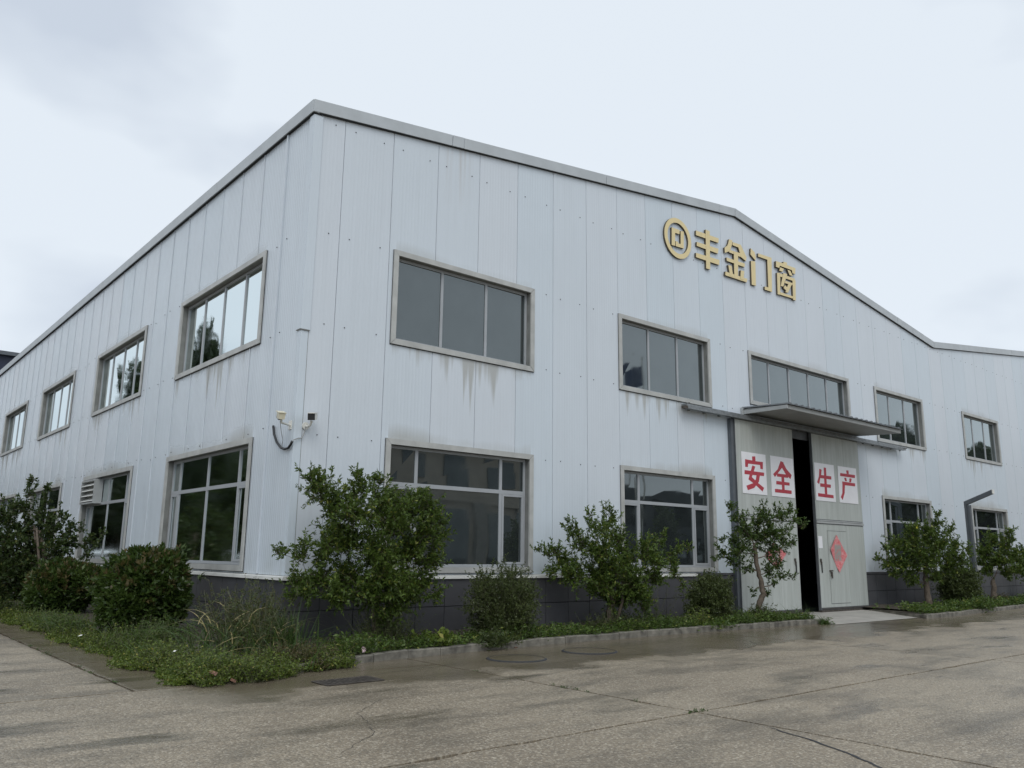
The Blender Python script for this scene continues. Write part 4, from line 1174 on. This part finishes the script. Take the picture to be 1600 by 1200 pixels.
def tree(name, lab, cat, trunk, clusters, seed, lmat, LL=.046, LW=.017, dens=430, space=.016, group=None, spread=1.0, stems=1):
    g = np.random.default_rng(seed); rg = random.Random(seed)
    base = Vector(trunk[0][:3])
    t = thing(name, (base.x, base.y, base.z-.03), lab, cat, group)
    mb = MB()
    tp = [Vector(p[:3]) for p in trunk]; tr = [p[3]*.8 for p in trunk]
    # densify the trunk with a little wander
    pts = []; rad = []
    for k in range(len(tp)-1):
        for j in range(4):
            f = j/4; p = tp[k].lerp(tp[k+1], f)
            w = tr[k]*.22
            pts.append(p+Vector((rg.uniform(-w, w), rg.uniform(-w, w), 0))); rad.append((tr[k]+(tr[k+1]-tr[k])*f)*rg.uniform(.9, 1.12))
    pts.append(tp[-1]); rad.append(tr[-1]*.7)
    rad[0] *= 1.35; pts[0].z -= .1
    mb.tube(pts, rad, 9)
    for s in range(1, stems):
        a = rg.uniform(0, 6.28); q0 = tp[0]+Vector((math.cos(a)*.06, math.sin(a)*.06, -.08)); q2 = tp[-1]+Vector((math.cos(a)*.25, math.sin(a)*.18, rg.uniform(-.1, .3)))
        q1 = q0.lerp(q2, .5)+Vector((math.cos(a)*.08, math.sin(a)*.08, 0))
        mb.tube([q0, q1, q2], [tr[0]*.6, tr[0]*.45, tr[0]*.25], 7)
    twA = []; twB = []; LP = []; LD = []
    cz = min(c[2] for c in clusters)
    order = sorted(range(len(clusters)), key=lambda i: -clusters[i][3])
    nodes = [(p, r) for p, r in zip(pts, rad)][len(pts)//2:]
    for i in order:
        cx, cy, cz, r = clusters[i]
        c = Vector((cx, cy, cz))
        # attach to the nearest existing wood, preferring wood below and inwards
        best = min(nodes, key=lambda nd: (nd[0]-c).length + 0.9*max(0, nd[0].z-c.z+.05))
        a, ra = best
        dv = c-a
        m = a + dv*.5 + Vector((rg.uniform(-.06, .06), rg.uniform(-.06, .06), -0.10*dv.length if dv.z > 0 else .06))*1.0
        e = c
        r0 = min(ra*.75, .012+.012*dv.length); r1 = max(.0035, r0*.4)
        bez = [a*(1-f)**2 + m*2*f*(1-f) + e*f*f for f in (0, .2, .4, .6, .8, 1)]
        rr = [r0+(r1-r0)*f for f in (0, .2, .4, .6, .8, 1)]
        mb.tube(bez, rr, 6)
        for p, q in list(zip(bez, rr))[2:]: nodes.append((p, q))
        n = max(8, int(dens*r*r*spread*1.6 + 9))
        dirs = unit(g.normal(size=(n, 3))*np.array([1, 1, .95]) + np.array([0, 0, .18]))
        out = np.array(c-tp[-1]); out = out/(np.linalg.norm(out)+1e-6)
        dirs = unit(dirs + out*.35)
        A = np.array(c) + g.normal(size=(n, 3))*r*.28
        ln = r*g.uniform(.55, 1.12, n)
        E = A + dirs*ln[:, None]
        E[:, 2] += .05*ln
        ns = max(3, n//10)                         # loose shoots standing out of the mass
        E[:ns] = A[:ns] + unit(dirs[:ns]*.7+np.array([0, 0, .8]))*(r*g.uniform(1.15, 1.8, ns)+.05)[:, None]
        ln = np.linalg.norm(E-A, axis=1)
        twA.append(A); twB.append(E)
        nl = np.maximum(5, (ln/space*1.3).astype(int))
        idx = np.repeat(np.arange(n), nl)
        f = g.uniform(.12, 1.03, len(idx))
        P = A[idx]*(1-f)[:, None] + E[idx]*f[:, None]
        D = unit(dirs[idx]*.9 + g.normal(size=(len(idx), 3))*.75 + np.array([0, 0, .12]))
        LP.append(P + g.normal(size=P.shape)*.006); LD.append(D)
    trunk_o = mb.build('trunk', M_BARK, t, smooth=True)
    np_mesh('twigs', twig_faces(np.concatenate(twA), np.concatenate(twB), .0032, .0012), 4, M_TWIG, t)['kind'] = 'stuff'
    LP = np.concatenate(LP); LD = np.concatenate(LD)
    n = len(LP); s = g.uniform(.7, 1.2, n)
    s = g.uniform(.5, 1.3, n)
    np_mesh('crown', leaf_faces(g, LP, LD, LL*s, LW*s*g.uniform(.8, 1.2, n)), 4, lmat, t)
    return t

T_A[1].extend([(0.75, -1.25, .86, .30), (1.32, -1.25, .86, .30), (0.30, -1.1, .86, .22), (1.0, -1.35, .55, .17)])
T_B[1].extend([(6.5, -1.1, .75, .24), (5.9, -1.05, .85, .24), (6.2, -1.1, 1.1, .25)])
tree('small_tree', 'bushy pomegranate tree nearest the building corner, leafy almost to the ground', 'tree', T_A[0], T_A[1], 1, M_LEAF, .064, .0235, 520, .0135, 'small trees before the front wall', stems=3)
tree('small_tree', 'spreading small tree with forked trunk before the second lower window', 'tree', T_B[0], T_B[1], 2, M_LEAF, .066, .025, 430, .0145, 'small trees before the front wall', stems=2)
tree('small_tree', 'slim tree with a bare crooked trunk before the left door leaf', 'tree', T_C[0], T_C[1], 3, M_LEAFB, .070, .028, 300, .0155, 'small trees before the front wall')
tree('small_tree', 'round leafy tree just past the sliding door, under the yellow sticker', 'tree', T_D[0], T_D[1], 4, M_LEAF, .080, .033, 320, .016, 'small trees before the front wall')
tree('small_tree', 'small tree with a short thick trunk just beyond the lamp post', 'tree', T_E[0], T_E[1], 5, M_LEAF, .085, .036, 290, .017, 'small trees before the front wall')
tree('small_tree', 'last small tree, cut by the right edge of the picture', 'tree', T_F[0], T_F[1], 6, M_LEAFB, .090, .036, 260, .018, 'small trees before the front wall')
tree('broadleaf_tree', 'dark broad-leaved tree with upright shoots before the side wall', 'tree', T_G[0], T_G[1], 7, M_PEAR, .075, .046, 330, .020, None, stems=3)

# clipped glossy shrubs: rosettes of leaves over an uneven shell
def glossy_shrub(lab, c, r, n, seed, LL=.085, red=.10, squash=.9):
    g = np.random.default_rng(seed)
    c = np.array(c)
    t = thing('glossy_shrub', (c[0], c[1], 0.08), lab, 'shrub', 'glossy shrubs along the side wall')
    Ps = []; ds = []; rs = []
    parts_ = [(np.zeros(3), 1.0)]
    for q in range(7):
        v = unit(g.normal(size=3)*np.array([1, 1, .6])+np.array([0, 0, -.1])); parts_.append((v*r*g.uniform(.42, .72)*np.array([.9, 1, .8]), g.uniform(.40, .58)))
    parts_[0] = (np.array([0, 0, -.02]), .86)
    for o_, f_ in parts_:
        m_ = int(n*f_*f_*.8)
        d_ = unit(g.normal(size=(m_, 3)))
        q_ = r*f_*np.where(g.random(m_) < .72, g.uniform(.86, 1.06, m_), g.uniform(.5, .9, m_))
        q_ = np.where(g.random(m_) < .04, q_*g.uniform(1.05, 1.28, m_), q_)
        Ps.append(c+o_+d_*q_[:, None]*np.array([.9, 1, squash])); ds.append(d_)
    P = np.concatenate(Ps); d = np.concatenate(ds); rad = np.linalg.norm(P-c, axis=1)
    keep = P[:, 2] > .12
    P, d, rad = P[keep], d[keep], rad[keep]
    k = 9
    idx = np.repeat(np.arange(len(P)), k)
    D = unit(d[idx]*.75 + g.normal(size=(len(idx), 3))*.62 + np.array([0, 0, .42]))
    Q = P[idx] + g.normal(size=(len(idx), 3))*.022
    isnew = (g.random(len(P)) < red*np.clip((P[:, 2]-c[2])/r+.35, 0, 1)*3.2)[idx] & (rad > r*.7)[idx]
    s = g.uniform(.65, 1.15, len(idx))
    V = leaf_faces(g, Q, D, LL*s, LL*.40*s, .18, .8)
    np_mesh('crown', V[~isnew], 4, M_PHOT, t)
    np_mesh('new_growth', V[isnew], 4, M_NEW, t)['kind'] = 'stuff'
    mb = MB(); rg = random.Random(seed)
    for _ in range(9):
        a = rg.uniform(0, 6.28); e = Vector(c)+Vector((math.cos(a)*r*.6, math.sin(a)*r*.6, rg.uniform(-.1, .5)*r))
        b = Vector((c[0]+math.cos(a)*.08, c[1]+math.sin(a)*.08, .02))
        mb.tube([b, b.lerp(e, .5)+Vector((0, 0, .05)), e], [.024, .016, .007], 6)
    mb.build('stems', M_BARK, t, smooth=True)
glossy_shrub('large dome-shaped glossy shrub below the nearest side window', (-1.25, 2.62, .80), .86, 2300, 21, .108, .09)
glossy_shrub('lower glossy shrub between the dome shrub and the broad-leaved tree', (-1.3, 8.1, .60), .78, 1500, 22, .11, .12)
glossy_shrub('low dark shrub behind the broad-leaved tree by the side wall', (-1.35, 14.2, .55), .95, 1100, 23, .13, .06)

def twiggy_shrub(lab, base, c, r, n, seed, LL=.020, extra=()):
    g = np.random.default_rng(seed)
    base = np.array(base); c = np.array(c)
    t = thing('twiggy_shrub', tuple(base), lab, 'shrub', 'twiggy small-leaved shrubs at the wall')
    d = unit(g.normal(size=(n, 3))+np.array([0, 0, .12]))
    E = c + d*r*(g.uniform(.55, 1.0, n)**.6)[:, None]*np.array([1, .72, .95])
    for (ex, er, k) in extra:
        E = np.concatenate([E, np.array(ex)+g.normal(size=(k, 3))*er*.45])
    E = E[E[:, 2] > .12]; n = len(E)
    A = base + g.normal(size=(n, 3))*np.array([.07, .07, .01])
    M = A*.45+E*.55 + np.array([0, 0, 1])*(.12*r) + g.normal(size=(n, 3))*.05*r - (E-A)*np.array([.16, .16, 0])
    tw = []
    LP = []; LD = []
    fs = np.linspace(0, 1, 6)
    pts = [A*(1-f)**2+M*2*f*(1-f)+E*f*f for f in fs]
    for k in range(5): tw.append(twig_faces(pts[k], pts[k+1], .0055*(1-fs[k])+.0012, .0055*(1-fs[k+1])+.0012))
    # side twigs
    m = 5
    idx = np.repeat(np.arange(n), m); f = g.uniform(.4, 1, n*m)[:, None]
    a = A[idx]*(1-f)**2+M[idx]*2*f*(1-f)+E[idx]*f*f
    b = a + unit(unit(E-A)[idx] + g.normal(size=(n*m, 3))*.8)*g.uniform(.08, .2, n*m)[:, None]*r/.62
    tw.append(twig_faces(a, b, .0018, .0009))
    k = 13
    j = np.repeat(np.arange(n*m), k); ff = g.uniform(.05, 1.02, len(j))[:, None]
    P = a[j]*(1-ff)+b[j]*ff
    D = unit(unit(b-a)[j]*.5+g.normal(size=(len(j), 3)))
    s = g.uniform(.7, 1.3, len(j))
    np_mesh('stems', np.concatenate(tw), 4, M_TWIGG, t)['kind'] = 'stuff'
    np_mesh('crown', leaf_faces(g, P, D, LL*s, LL*.55*s), 4, M_BARB, t)
    return t
twiggy_shrub('twiggy fan-shaped shrub between the bushy corner tree and the spreading tree', (3.38, -1.22, .06), (3.38, -1.15, .62), .74, 470, 31, .033, [((2.95, -1.1, 1.0), .2, 30), ((3.5, -1.25, 1.15), .10, 14), ((3.85, -1.3, .95), .22, 26)])
twiggy_shrub('rounded dark twiggy shrub at the foot of the door post', (9.15, -1.1, .08), (9.2, -1.0, .52), .64, 430, 32, .040, [((9.6, -1.1, .85), .22, 40), ((9.35, -1.1, .9), .2, 30)])
twiggy_shrub('shadowed twiggy shrub between the round tree and the lamp post', (21.5, -1.2, .08), (21.7, -1.1, .62), .85, 380, 33, .058)

# ------------------------------------------------------------------ weeds and ground cover
def sprigs(g, P, h, k, LL, LW, lean=.5):
    """small upright sprigs: k leaves each up a short stem"""
    n = len(P)
    S = unit(g.normal(size=(n, 3))*lean + np.array([0, 0, 1.0]))
    H = np.broadcast_to(h, (n,))*g.uniform(.45, 1.15, n)
    idx = np.repeat(np.arange(n), k); f = g.uniform(.12, 1, n*k)
    Q = P[idx] + S[idx]*(H[idx]*f)[:, None]
    D = unit(g.normal(size=(n*k, 3))*np.array([1, 1, .45]) + np.array([0, 0, .38]))
    s = g.uniform(.6, 1.25, n*k)
    return leaf_faces(g, Q, D, LL*s, LW*s, .15, 1.0), twig_faces(P, P+S*H[:, None], .0028, .0012)

g = np.random.default_rng(77)
# 1 cover along the side bed edge and round the corner
N = 8200
yy = -2.55 + 16.5*g.random(N)**1.7
ed = -2.22 + 0.07*np.sin(1.7*yy)+0.05*np.sin(4.1*yy+1)
xx = ed + np.abs(g.normal(0, .34, N)) - .10 + .07*np.sin(yy*3.3)+.05*np.sin(yy*8.3) - .12*(g.random(N) < .04)
ylow = np.interp(xx, [p[0] for p in KF], [p[1] for p in KF])
yy = np.where(yy < -1.6, np.maximum(yy, ylow-.02+np.abs(g.normal(0, .2, N))), yy)
hh = .07 + .13*np.clip(np.sin(2.3*yy+1.1*xx)*.5+.3*np.sin(5.1*yy-3*xx)+.3, 0, 1.2) + .09*g.random(N)**2
hh *= np.clip((xx-ed+.12)/.25, .35, 1)
P1 = np.stack([xx, yy, np.full(N, .004)+.11*np.clip((xx-ed)/.5, 0, 1)], 1)
N2 = 3600                                          # corner mat, out to the kerb end
x2 = g.uniform(-2.25, .1, N2); yl2 = np.interp(x2, [p[0] for p in KF], [p[1] for p in KF])
y2 = yl2 - .10 + .07*np.sin(5.7*x2)+.04*np.sin(13*x2) + np.abs(g.normal(0, .28, N2)) - .10*(g.random(N2) < .05)
P2 = np.stack([x2, y2, np.full(N2, .004)+.11*np.clip((y2-yl2)*3, 0, 1)], 1)
h2 = .09 + .12*np.clip(np.sin(3.1*x2)*.5+.5*np.sin(7.3*x2+4*y2), 0, 1) + .08*g.random(N2)**2
V, S = sprigs(g, np.concatenate([P1, P2]), np.concatenate([hh, h2]), 8, .034, .017)
ko = np_mesh('ground_cover', np.concatenate([V, S]), 4, [M_COVER, M_TWIGG], mi=np.r_[np.zeros(len(V)), np.ones(len(S))])
tag(ko, 'mat of bright green creeping weeds along the side bed and round the corner', 'ground cover', kind='stuff')
strip_y = -2.5+9.5*g.random(900)**1.4                # taller grass standing in the mat
strip_x = -2.15+np.abs(g.normal(0, .55, 900)); yl3 = np.interp(strip_x, [p[0] for p in KF], [p[1] for p in KF])
strip_y = np.maximum(strip_y, yl3+.1)
pp = np.stack([strip_x, strip_y, np.full(900, .09)], 1)
cl = np.sin(2.9*strip_y+1.7*strip_x) > .1
pp = pp[cl & (strip_x < -.1)]
kb = np_mesh('tall_grass', blade_faces(g, pp, unit(g.normal(size=pp.shape)*.42+np.array([0, 0, 1.0])), g.uniform(.16, .42, len(pp)), .009, 4, g.uniform(.2, 1.0, len(pp))), 4, M_BLADE)
tag(kb, 'loose tall grass blades standing out of the creeping weeds along the side bed', 'grass', kind='stuff')
# 2 darker leafy weeds along the front kerb
def strip(name, lab, kp, x0, x1, N, hs, LL, LW, mat, seed, depth=.38):
    g = np.random.default_rng(seed)
    x = g.uniform(x0, x1, N); yl = np.interp(x, [p[0] for p in kp], [p[1] for p in kp])
    dd = np.abs(g.normal(0, depth, N)); y = np.minimum(yl+.08+dd, -.08)
    dens = np.sin(1.9*x+1)*.5+np.sin(4.3*x)*.3
    keep = g.random(N) < .62+.4*dens
    x, y, dd, dens = x[keep], y[keep], dd[keep], dens[keep]
    P = np.stack([x, y, .09+.06*np.clip(dd, 0, 1)], 1)
    h = hs*(.65+.45*dens+.25*g.random(len(x)))
    V, S = sprigs(g, P, h, 8, LL, LW)
    # hanging over the kerb
    o = np_mesh(name, np.concatenate([V, S]), 4, [mat, M_TWIGG], mi=np.r_[np.zeros(len(V)), np.ones(len(S))])
    tag(o, lab, 'weeds', kind='stuff')
strip('leafy_weeds', 'strip of leafy green weeds behind the front kerb', KF, 0.0, 12.1, 4200, .22, .060, .022, M_COVER2, 78)
strip('far_weeds', 'leafy weeds under the trees past the sliding door', KR, 16.5, 36, 3400, .24, .080, .034, M_COVER2, 79, .45)
strip('fine_weeds', 'fine low grass-like weeds over the front bed soil', KF, 0.0, 12.2, 3600, .10, .045, .007, M_BLADE, 80, .6)

def clump(name, lab, cat, c, n, h, seed, mat, LL, LW, rx=.15, ry=.15, k=8, blades=0, bl=.3, group=None, lean=.5, bmat=None):
    g = np.random.default_rng(seed)
    c = np.array(c)
    P = c + g.normal(size=(n, 3))*np.array([rx, ry, 0])*.6
    V, S = sprigs(g, P, h, k, LL, LW, lean)
    F = [V, S]; mi = [np.zeros(len(V)), np.ones(len(S))]
    if blades:
        Pb = c + g.normal(size=(blades, 3))*np.array([rx, ry, 0])*.5
        D = unit(g.normal(size=(blades, 3))*.55+np.array([0, 0, 1.0]))
        b = blade_faces(g, Pb, D, bl*g.uniform(.6, 1.2, blades), .010, 4, g.uniform(.2, .9, blades))
        F.append(b); mi.append(np.full(len(b), 2))
    o = np_mesh(name, np.concatenate(F), 4, [mat, M_TWIGG, bmat or M_BLADE], None, tuple(c), mi=np.concatenate(mi))
    return tag(o, lab, cat, group)
clump('weed_clump', 'grey-green spiky weed spilling over the kerb at the twiggy shrub', 'weed', (2.75, -1.72, .05), 130, .26, 91, M_BARB, .075, .020, .30, .13, 9, 40, .25, None, .9)
clump('weed_clump', 'dark weed tuft hanging over the kerb before the slim tree', 'weed', (8.7, -1.62, .05), 70, .20, 92, M_COVER2, .07, .022, .28, .1, 8, 20, .25, None, .9)
clump('weed_clump', 'lone grassy weed growing at the kerb end by the apron', 'weed', (12.15, -1.95, .0), 40, .17, 93, M_COVER2, .06, .016, .13, .08, 8, 60, .26, None, .8)
clump('weed_clump', 'tall grass weeds with long stalks at the edge of the door apron', 'weed', (12.0, -1.45, .06), 60, .22, 94, M_COVER2, .06, .016, .35, .15, 8, 46, .5)
clump('weed_clump', 'small flowering bush weed below the dark twiggy shrub', 'weed', (8.35, -1.35, .08), 90, .36, 95, M_COVER, .05, .024, .35, .15, 10)
clump('weed_clump', 'reddish stalks and leaves around the foot of the slim tree', 'weed', (10.75, -1.25, .12), 150, .34, 96, M_BARB, .05, .02, .35, .22, 9, 40, .5, None, .5, M_RUSTLEAF)
clump('weed_clump', 'dry reddish suckers round the foot of the bushy corner tree', 'weed', (1.1, -1.15, .1), 330, .66, 97, M_BARB, .045, .014, .30, .2, 10, 40, .5, None, .5, M_RUSTLEAF)
clump('weed_clump', 'tangled suckers round the foot of the spreading tree', 'weed', (6.2, -1.05, .1), 210, .42, 98, M_BARB, .042, .014, .50, .25, 10, 30, .4, None, .6, M_RUSTLEAF)
clump('weed_clump', 'broad-leaved pale green weed beside the bushy corner tree', 'weed', (1.75, -1.55, .08), 60, .24, 99, M_COVER, .10, .055, .35, .1, 6)
clump('weed_clump', 'low red-stemmed weed on the kerb near the drain grate', 'weed', (-.62, -2.33, .02), 50, .14, 100, M_RUSTLEAF, .05, .012, .13, .06, 8, 30, .14, None, .8, M_RUSTLEAF)
clump('weed_clump', 'brown dying weed patch in the creeping mat at the corner', 'weed', (-.75, -2.05, .1), 240, .24, 101, M_RUSTLEAF, .035, .016, .42, .18, 9, 0)
clump('weed_clump', 'bushy weed below the round tree, over the far kerb', 'weed', (20.6, -2.1, .08), 120, .36, 102, M_COVER2, .10, .04, .5, .15, 8, 20, .4)
clump('weed_clump', 'reddish grass tuft at the foot of the tree beyond the lamp post', 'weed', (24.5, -1.2, .1), 80, .35, 103, M_RUSTLEAF, .07, .02, .3, .15, 8, 60, .45, None, .5, M_RUSTLEAF)
clump('weed_clump', 'fine-leaved tall weeds beside the dome-shaped shrub', 'weed', (-1.55, .9, .08), 260, .42, 104, M_COVER2, .05, .010, .45, .35, 12, 90, .45)
clump('weed_clump', 'grassy weed bank below the dome-shaped shrub', 'weed', (-2.0, 4.6, .05), 260, .34, 105, M_COVER2, .05, .012, .2, 1.0, 9, 260, .42)
clump('weed_clump', 'pale seedling stems at the wall beside the dark shrub', 'weed', (8.15, -.45, .1), 26, .85, 106, M_BARB, .05, .012, .3, .1, 10)

# dead weed plant and reeds at the corner
g = np.random.default_rng(55)
t = thing('dry_weed_plant', (-.75, -.85, .08), 'tall half-dead weed plant with grass and straw blades at the building corner', 'weed')
n = 150
A = np.array([-.82, -.82, .08])+g.normal(size=(n, 3))*np.array([.20, .36, 0])
D = unit(g.normal(size=(n, 3))*np.array([.30, .42, 0])+np.array([0, 0, 1.0]))
H = g.uniform(.40, 1.05, n)
E = A+D*H[:, None]
tw = [twig_faces(A, E, .0055, .0028)]
m = 7
idx = np.repeat(np.arange(n), m); f = g.uniform(.3, 1, n*m)[:, None]
a = A[idx]*(1-f)+E[idx]*f; b = a+unit(D[idx]+g.normal(size=(n*m, 3))*.7)*g.uniform(.05, .17, n*m)[:, None]
tw.append(twig_faces(a, b, .0028, .0014))
np_mesh('stems', np.concatenate(tw), 4, M_TWIGG, t)['kind'] = 'stuff'
j = np.repeat(np.arange(n*m), 9); ff = g.uniform(.2, 1.05, len(j))[:, None]
P = a[j]*(1-ff)+b[j]*ff+g.normal(size=(len(j), 3))*.006
s = g.uniform(.6, 1.3, len(j))
Vd = leaf_faces(g, P, g.normal(size=P.shape), .026*s, .014*s)
np_mesh('seed_heads', Vd, 4, [M_RUSTLEAF, M_BARB], t, mi=(g.random(len(Vd)) < .78).astype(int))['kind'] = 'stuff'
n = 85
A = np.array([-.95, -1.0, .1])+g.normal(size=(n, 3))*np.array([.2, .4, 0]); A[:, 2] = .1+g.random(n)*.5
D = unit(g.normal(size=(n, 3))*np.array([.7, .9, .2])+np.array([0, 0, .75]))
np_mesh('straw_blades', blade_faces(g, A, D, g.uniform(.25, .6, n), .016, 5, g.uniform(.5, 1.5, n)), 4, M_STRAW, t)['kind'] = 'stuff'
n = 230
A = np.array([-.95, -.95, .08])+g.normal(size=(n, 3))*np.array([.30, .60, 0]); A[:, 2] = .08
D = unit(g.normal(size=(n, 3))*.36+np.array([0, 0, 1.0]))
np_mesh('green_blades', blade_faces(g, A, D, g.uniform(.45, 1.05, n), .013, 5, g.uniform(.3, 1.1, n)), 4, M_BLADE, t)['kind'] = 'stuff'
n = 150
A = np.array([-.52, -1.25, .06])+g.normal(size=(n, 3))*np.array([.12, .20, 0])
D = unit(g.normal(size=(n, 3))*.13+np.array([0, 0, 1.0]))
o = np_mesh('reed_tuft', blade_faces(g, A, D, g.uniform(.4, .75, n), .014, 4, g.uniform(.02, .25, n)), 4, M_BLADE, None, (-.52, -1.25, .06))
tag(o, 'upright tuft of green reeds right at the plinth corner', 'reeds')

# little things at the kerb
mb = MB(); c = Vector((.33, -1.86, .16))
for k in range(6):
    a, b = 2*math.pi*k/6, 2*math.pi*(k+1)/6
    mb.tri(tuple(c), (c.x+.042*math.cos(a), c.y-.02, c.z+.042*math.sin(a)), (c.x+.042*math.cos(b), c.y-.02, c.z+.042*math.sin(b)))
mb.m = 1; mb.tube([(c.x, c.y+.002, c.z), (c.x, c.y+.05, .06)], .003, 4)
M_PINK = simple('pale_pink_petal', (0.72, 0.55, 0.60), 0.6)
tag(mb.build('flower', [M_PINK, M_TWIGG], None, tuple(c)), 'single pale pink flower leaning over the kerb', 'flower')
def dry_leaf(x, y, z, s, seed, lab):
    rg = random.Random(seed); mb = MB(); a = rg.uniform(0, 6.28); ca, sa = math.cos(a), math.sin(a)
    def q(u, v, w): return (x+(u*ca-v*sa)*s, y+(u*sa+v*ca)*s, z+w*s)
    mb.quad(q(-.5, 0, .05), q(-.1, -.28, .22), q(.15, 0, .08), q(-.1, .3, .25)); mb.quad(q(.15, 0, .08), q(.1, -.26, .2), q(.6, 0, .3), q(.1, .26, .18))
    tag(mb.build('dry_leaf', M_LITTER, None, (x, y, z)), lab, 'dry leaf')
M_LITTER = simple('brown_dry_leaf', (0.17, 0.085, 0.055), 0.7, 0, 0.3, 20)
dry_leaf(-2.05, -2.72, .10, .17, 3, 'curled brown leaf on the green mat at the bed corner')
dry_leaf(-1.85, -2.80, .02, .13, 4, 'small reddish leaf on the concrete below the corner mat')
dry_leaf(3.0, -1.95, .02, .10, 6, 'dry leaf lying at the kerb between the manhole covers')
def litter(x, y, z, s, seed, lab):
    rg = random.Random(seed); mb = MB()
    mb.quad((x-s, y, z), (x, y-s*.6, z+.01), (x+s, y, z+.02), (x, y+s*.6, z+.02)); mb.quad((x+s, y, z+.02), (x, y-s*.6, z+.01), (x+s*.5, y-s*.9, z+.03), (x+s*1.2, y-s*.4, z+.035))
    tag(mb.build('paper_scrap', M_WHITE, None, (x, y, z)), lab, 'litter')
litter(-2.28, 2.0, .16, .045, 1, 'white paper scrap on the weeds below the dome shrub')
litter(-2.02, -1.35, .22, .035, 2, 'tiny white scrap on the creeping mat near the dry weed')

# sprouts in the slab joints
g = np.random.default_rng(99)
L_ = [(1.0+g.normal()*.01, y) for y in g.uniform(-7.3, -3.4, 9)] + [(x, -6.92+g.normal()*.01) for x in g.uniform(.9, 1.15, 7)] + [(-2.85, y) for y in g.uniform(-2.6, 4, 14)]
P = np.array([(x, y, 0) for x, y in L_])
P = np.repeat(P, 4, 0)+g.normal(size=(len(P)*4, 3))*np.array([.02, .02, 0])
V, S = sprigs(g, P, .022, 5, .018, .008)
tag(np_mesh('joint_weeds', V, 4, M_BLADE), 'tiny green sprouts growing in the slab joints', 'weeds', kind='stuff')

# trees across the road, seen mirrored in the glass
def far_tree_mesh(seed, H, Rr):
    g = np.random.default_rng(seed)
    n = 9000
    nb = 26
    bc = unit(g.normal(size=(nb, 3)))*Rr*.62*np.array([1, 1, 1.2])+np.array([0, 0, H*.60])
    idx = g.integers(0, nb, n)
    P = bc[idx]+unit(g.normal(size=(n, 3)))*(Rr*.48*g.random(n)**.4)[:, None]
    return leaf_faces(g, P, g.normal(size=(n, 3)), .42*g.uniform(.6, 1.2, n), .26)
proto_t = {}
def far_tree(x, y, H, Rr, kind, lab, group):
    t = thing('roadside_tree', (x, y, 0), lab, 'tree', group)
    if kind not in proto_t:
        c = np_mesh('crown', far_tree_mesh(kind, 8.0, 3.0)+np.array([x, y, 0]), 4, M_FAR, t)
        mb = MB(); mb.tube([(x, y, 0), (x, y, 2.5), (x+.2, y, 5)], [.22, .17, .08], 8); k = mb.build('trunk', M_BARK, t)
        proto_t[kind] = (c, k)
    else:
        for o in proto_t[kind]:
            q = o.copy(); COL.objects.link(q); q.parent = t
    t.scale = (Rr/3.0, Rr/3.0, H/8.0)
rg = random.Random(9)
LG = 'trees along the far side of the side lane'
for k in range(18):
    y = 14+k*5.6
    far_tree(-15.5+rg.uniform(-1, 1), y, (5.2, 6.0, 6.8)[k % 3] + y*.034, 4.4, 201+k % 3, 'green roadside tree in the row across the side lane, beyond the picture', LG)
far_tree(-11.5, 38, 15.0, 1.3, 204, 'tall slim tree across the side lane, mirrored in the nearest side window', None)
far_tree(-11.5, 51, 15.0, 1.9, 202, 'tall spreading tree across the side lane, mirrored in the second side window', None)
RG_ = 'trees along the far side of the yard'
for k in range(7):
    far_tree(58+k*6.5, -20-rg.uniform(0, 4), (11.5, 12.6, 13.2)[k % 3], 4.4, 201+k % 3, 'green tree in the row across the yard, mirrored in the last windows', RG_)
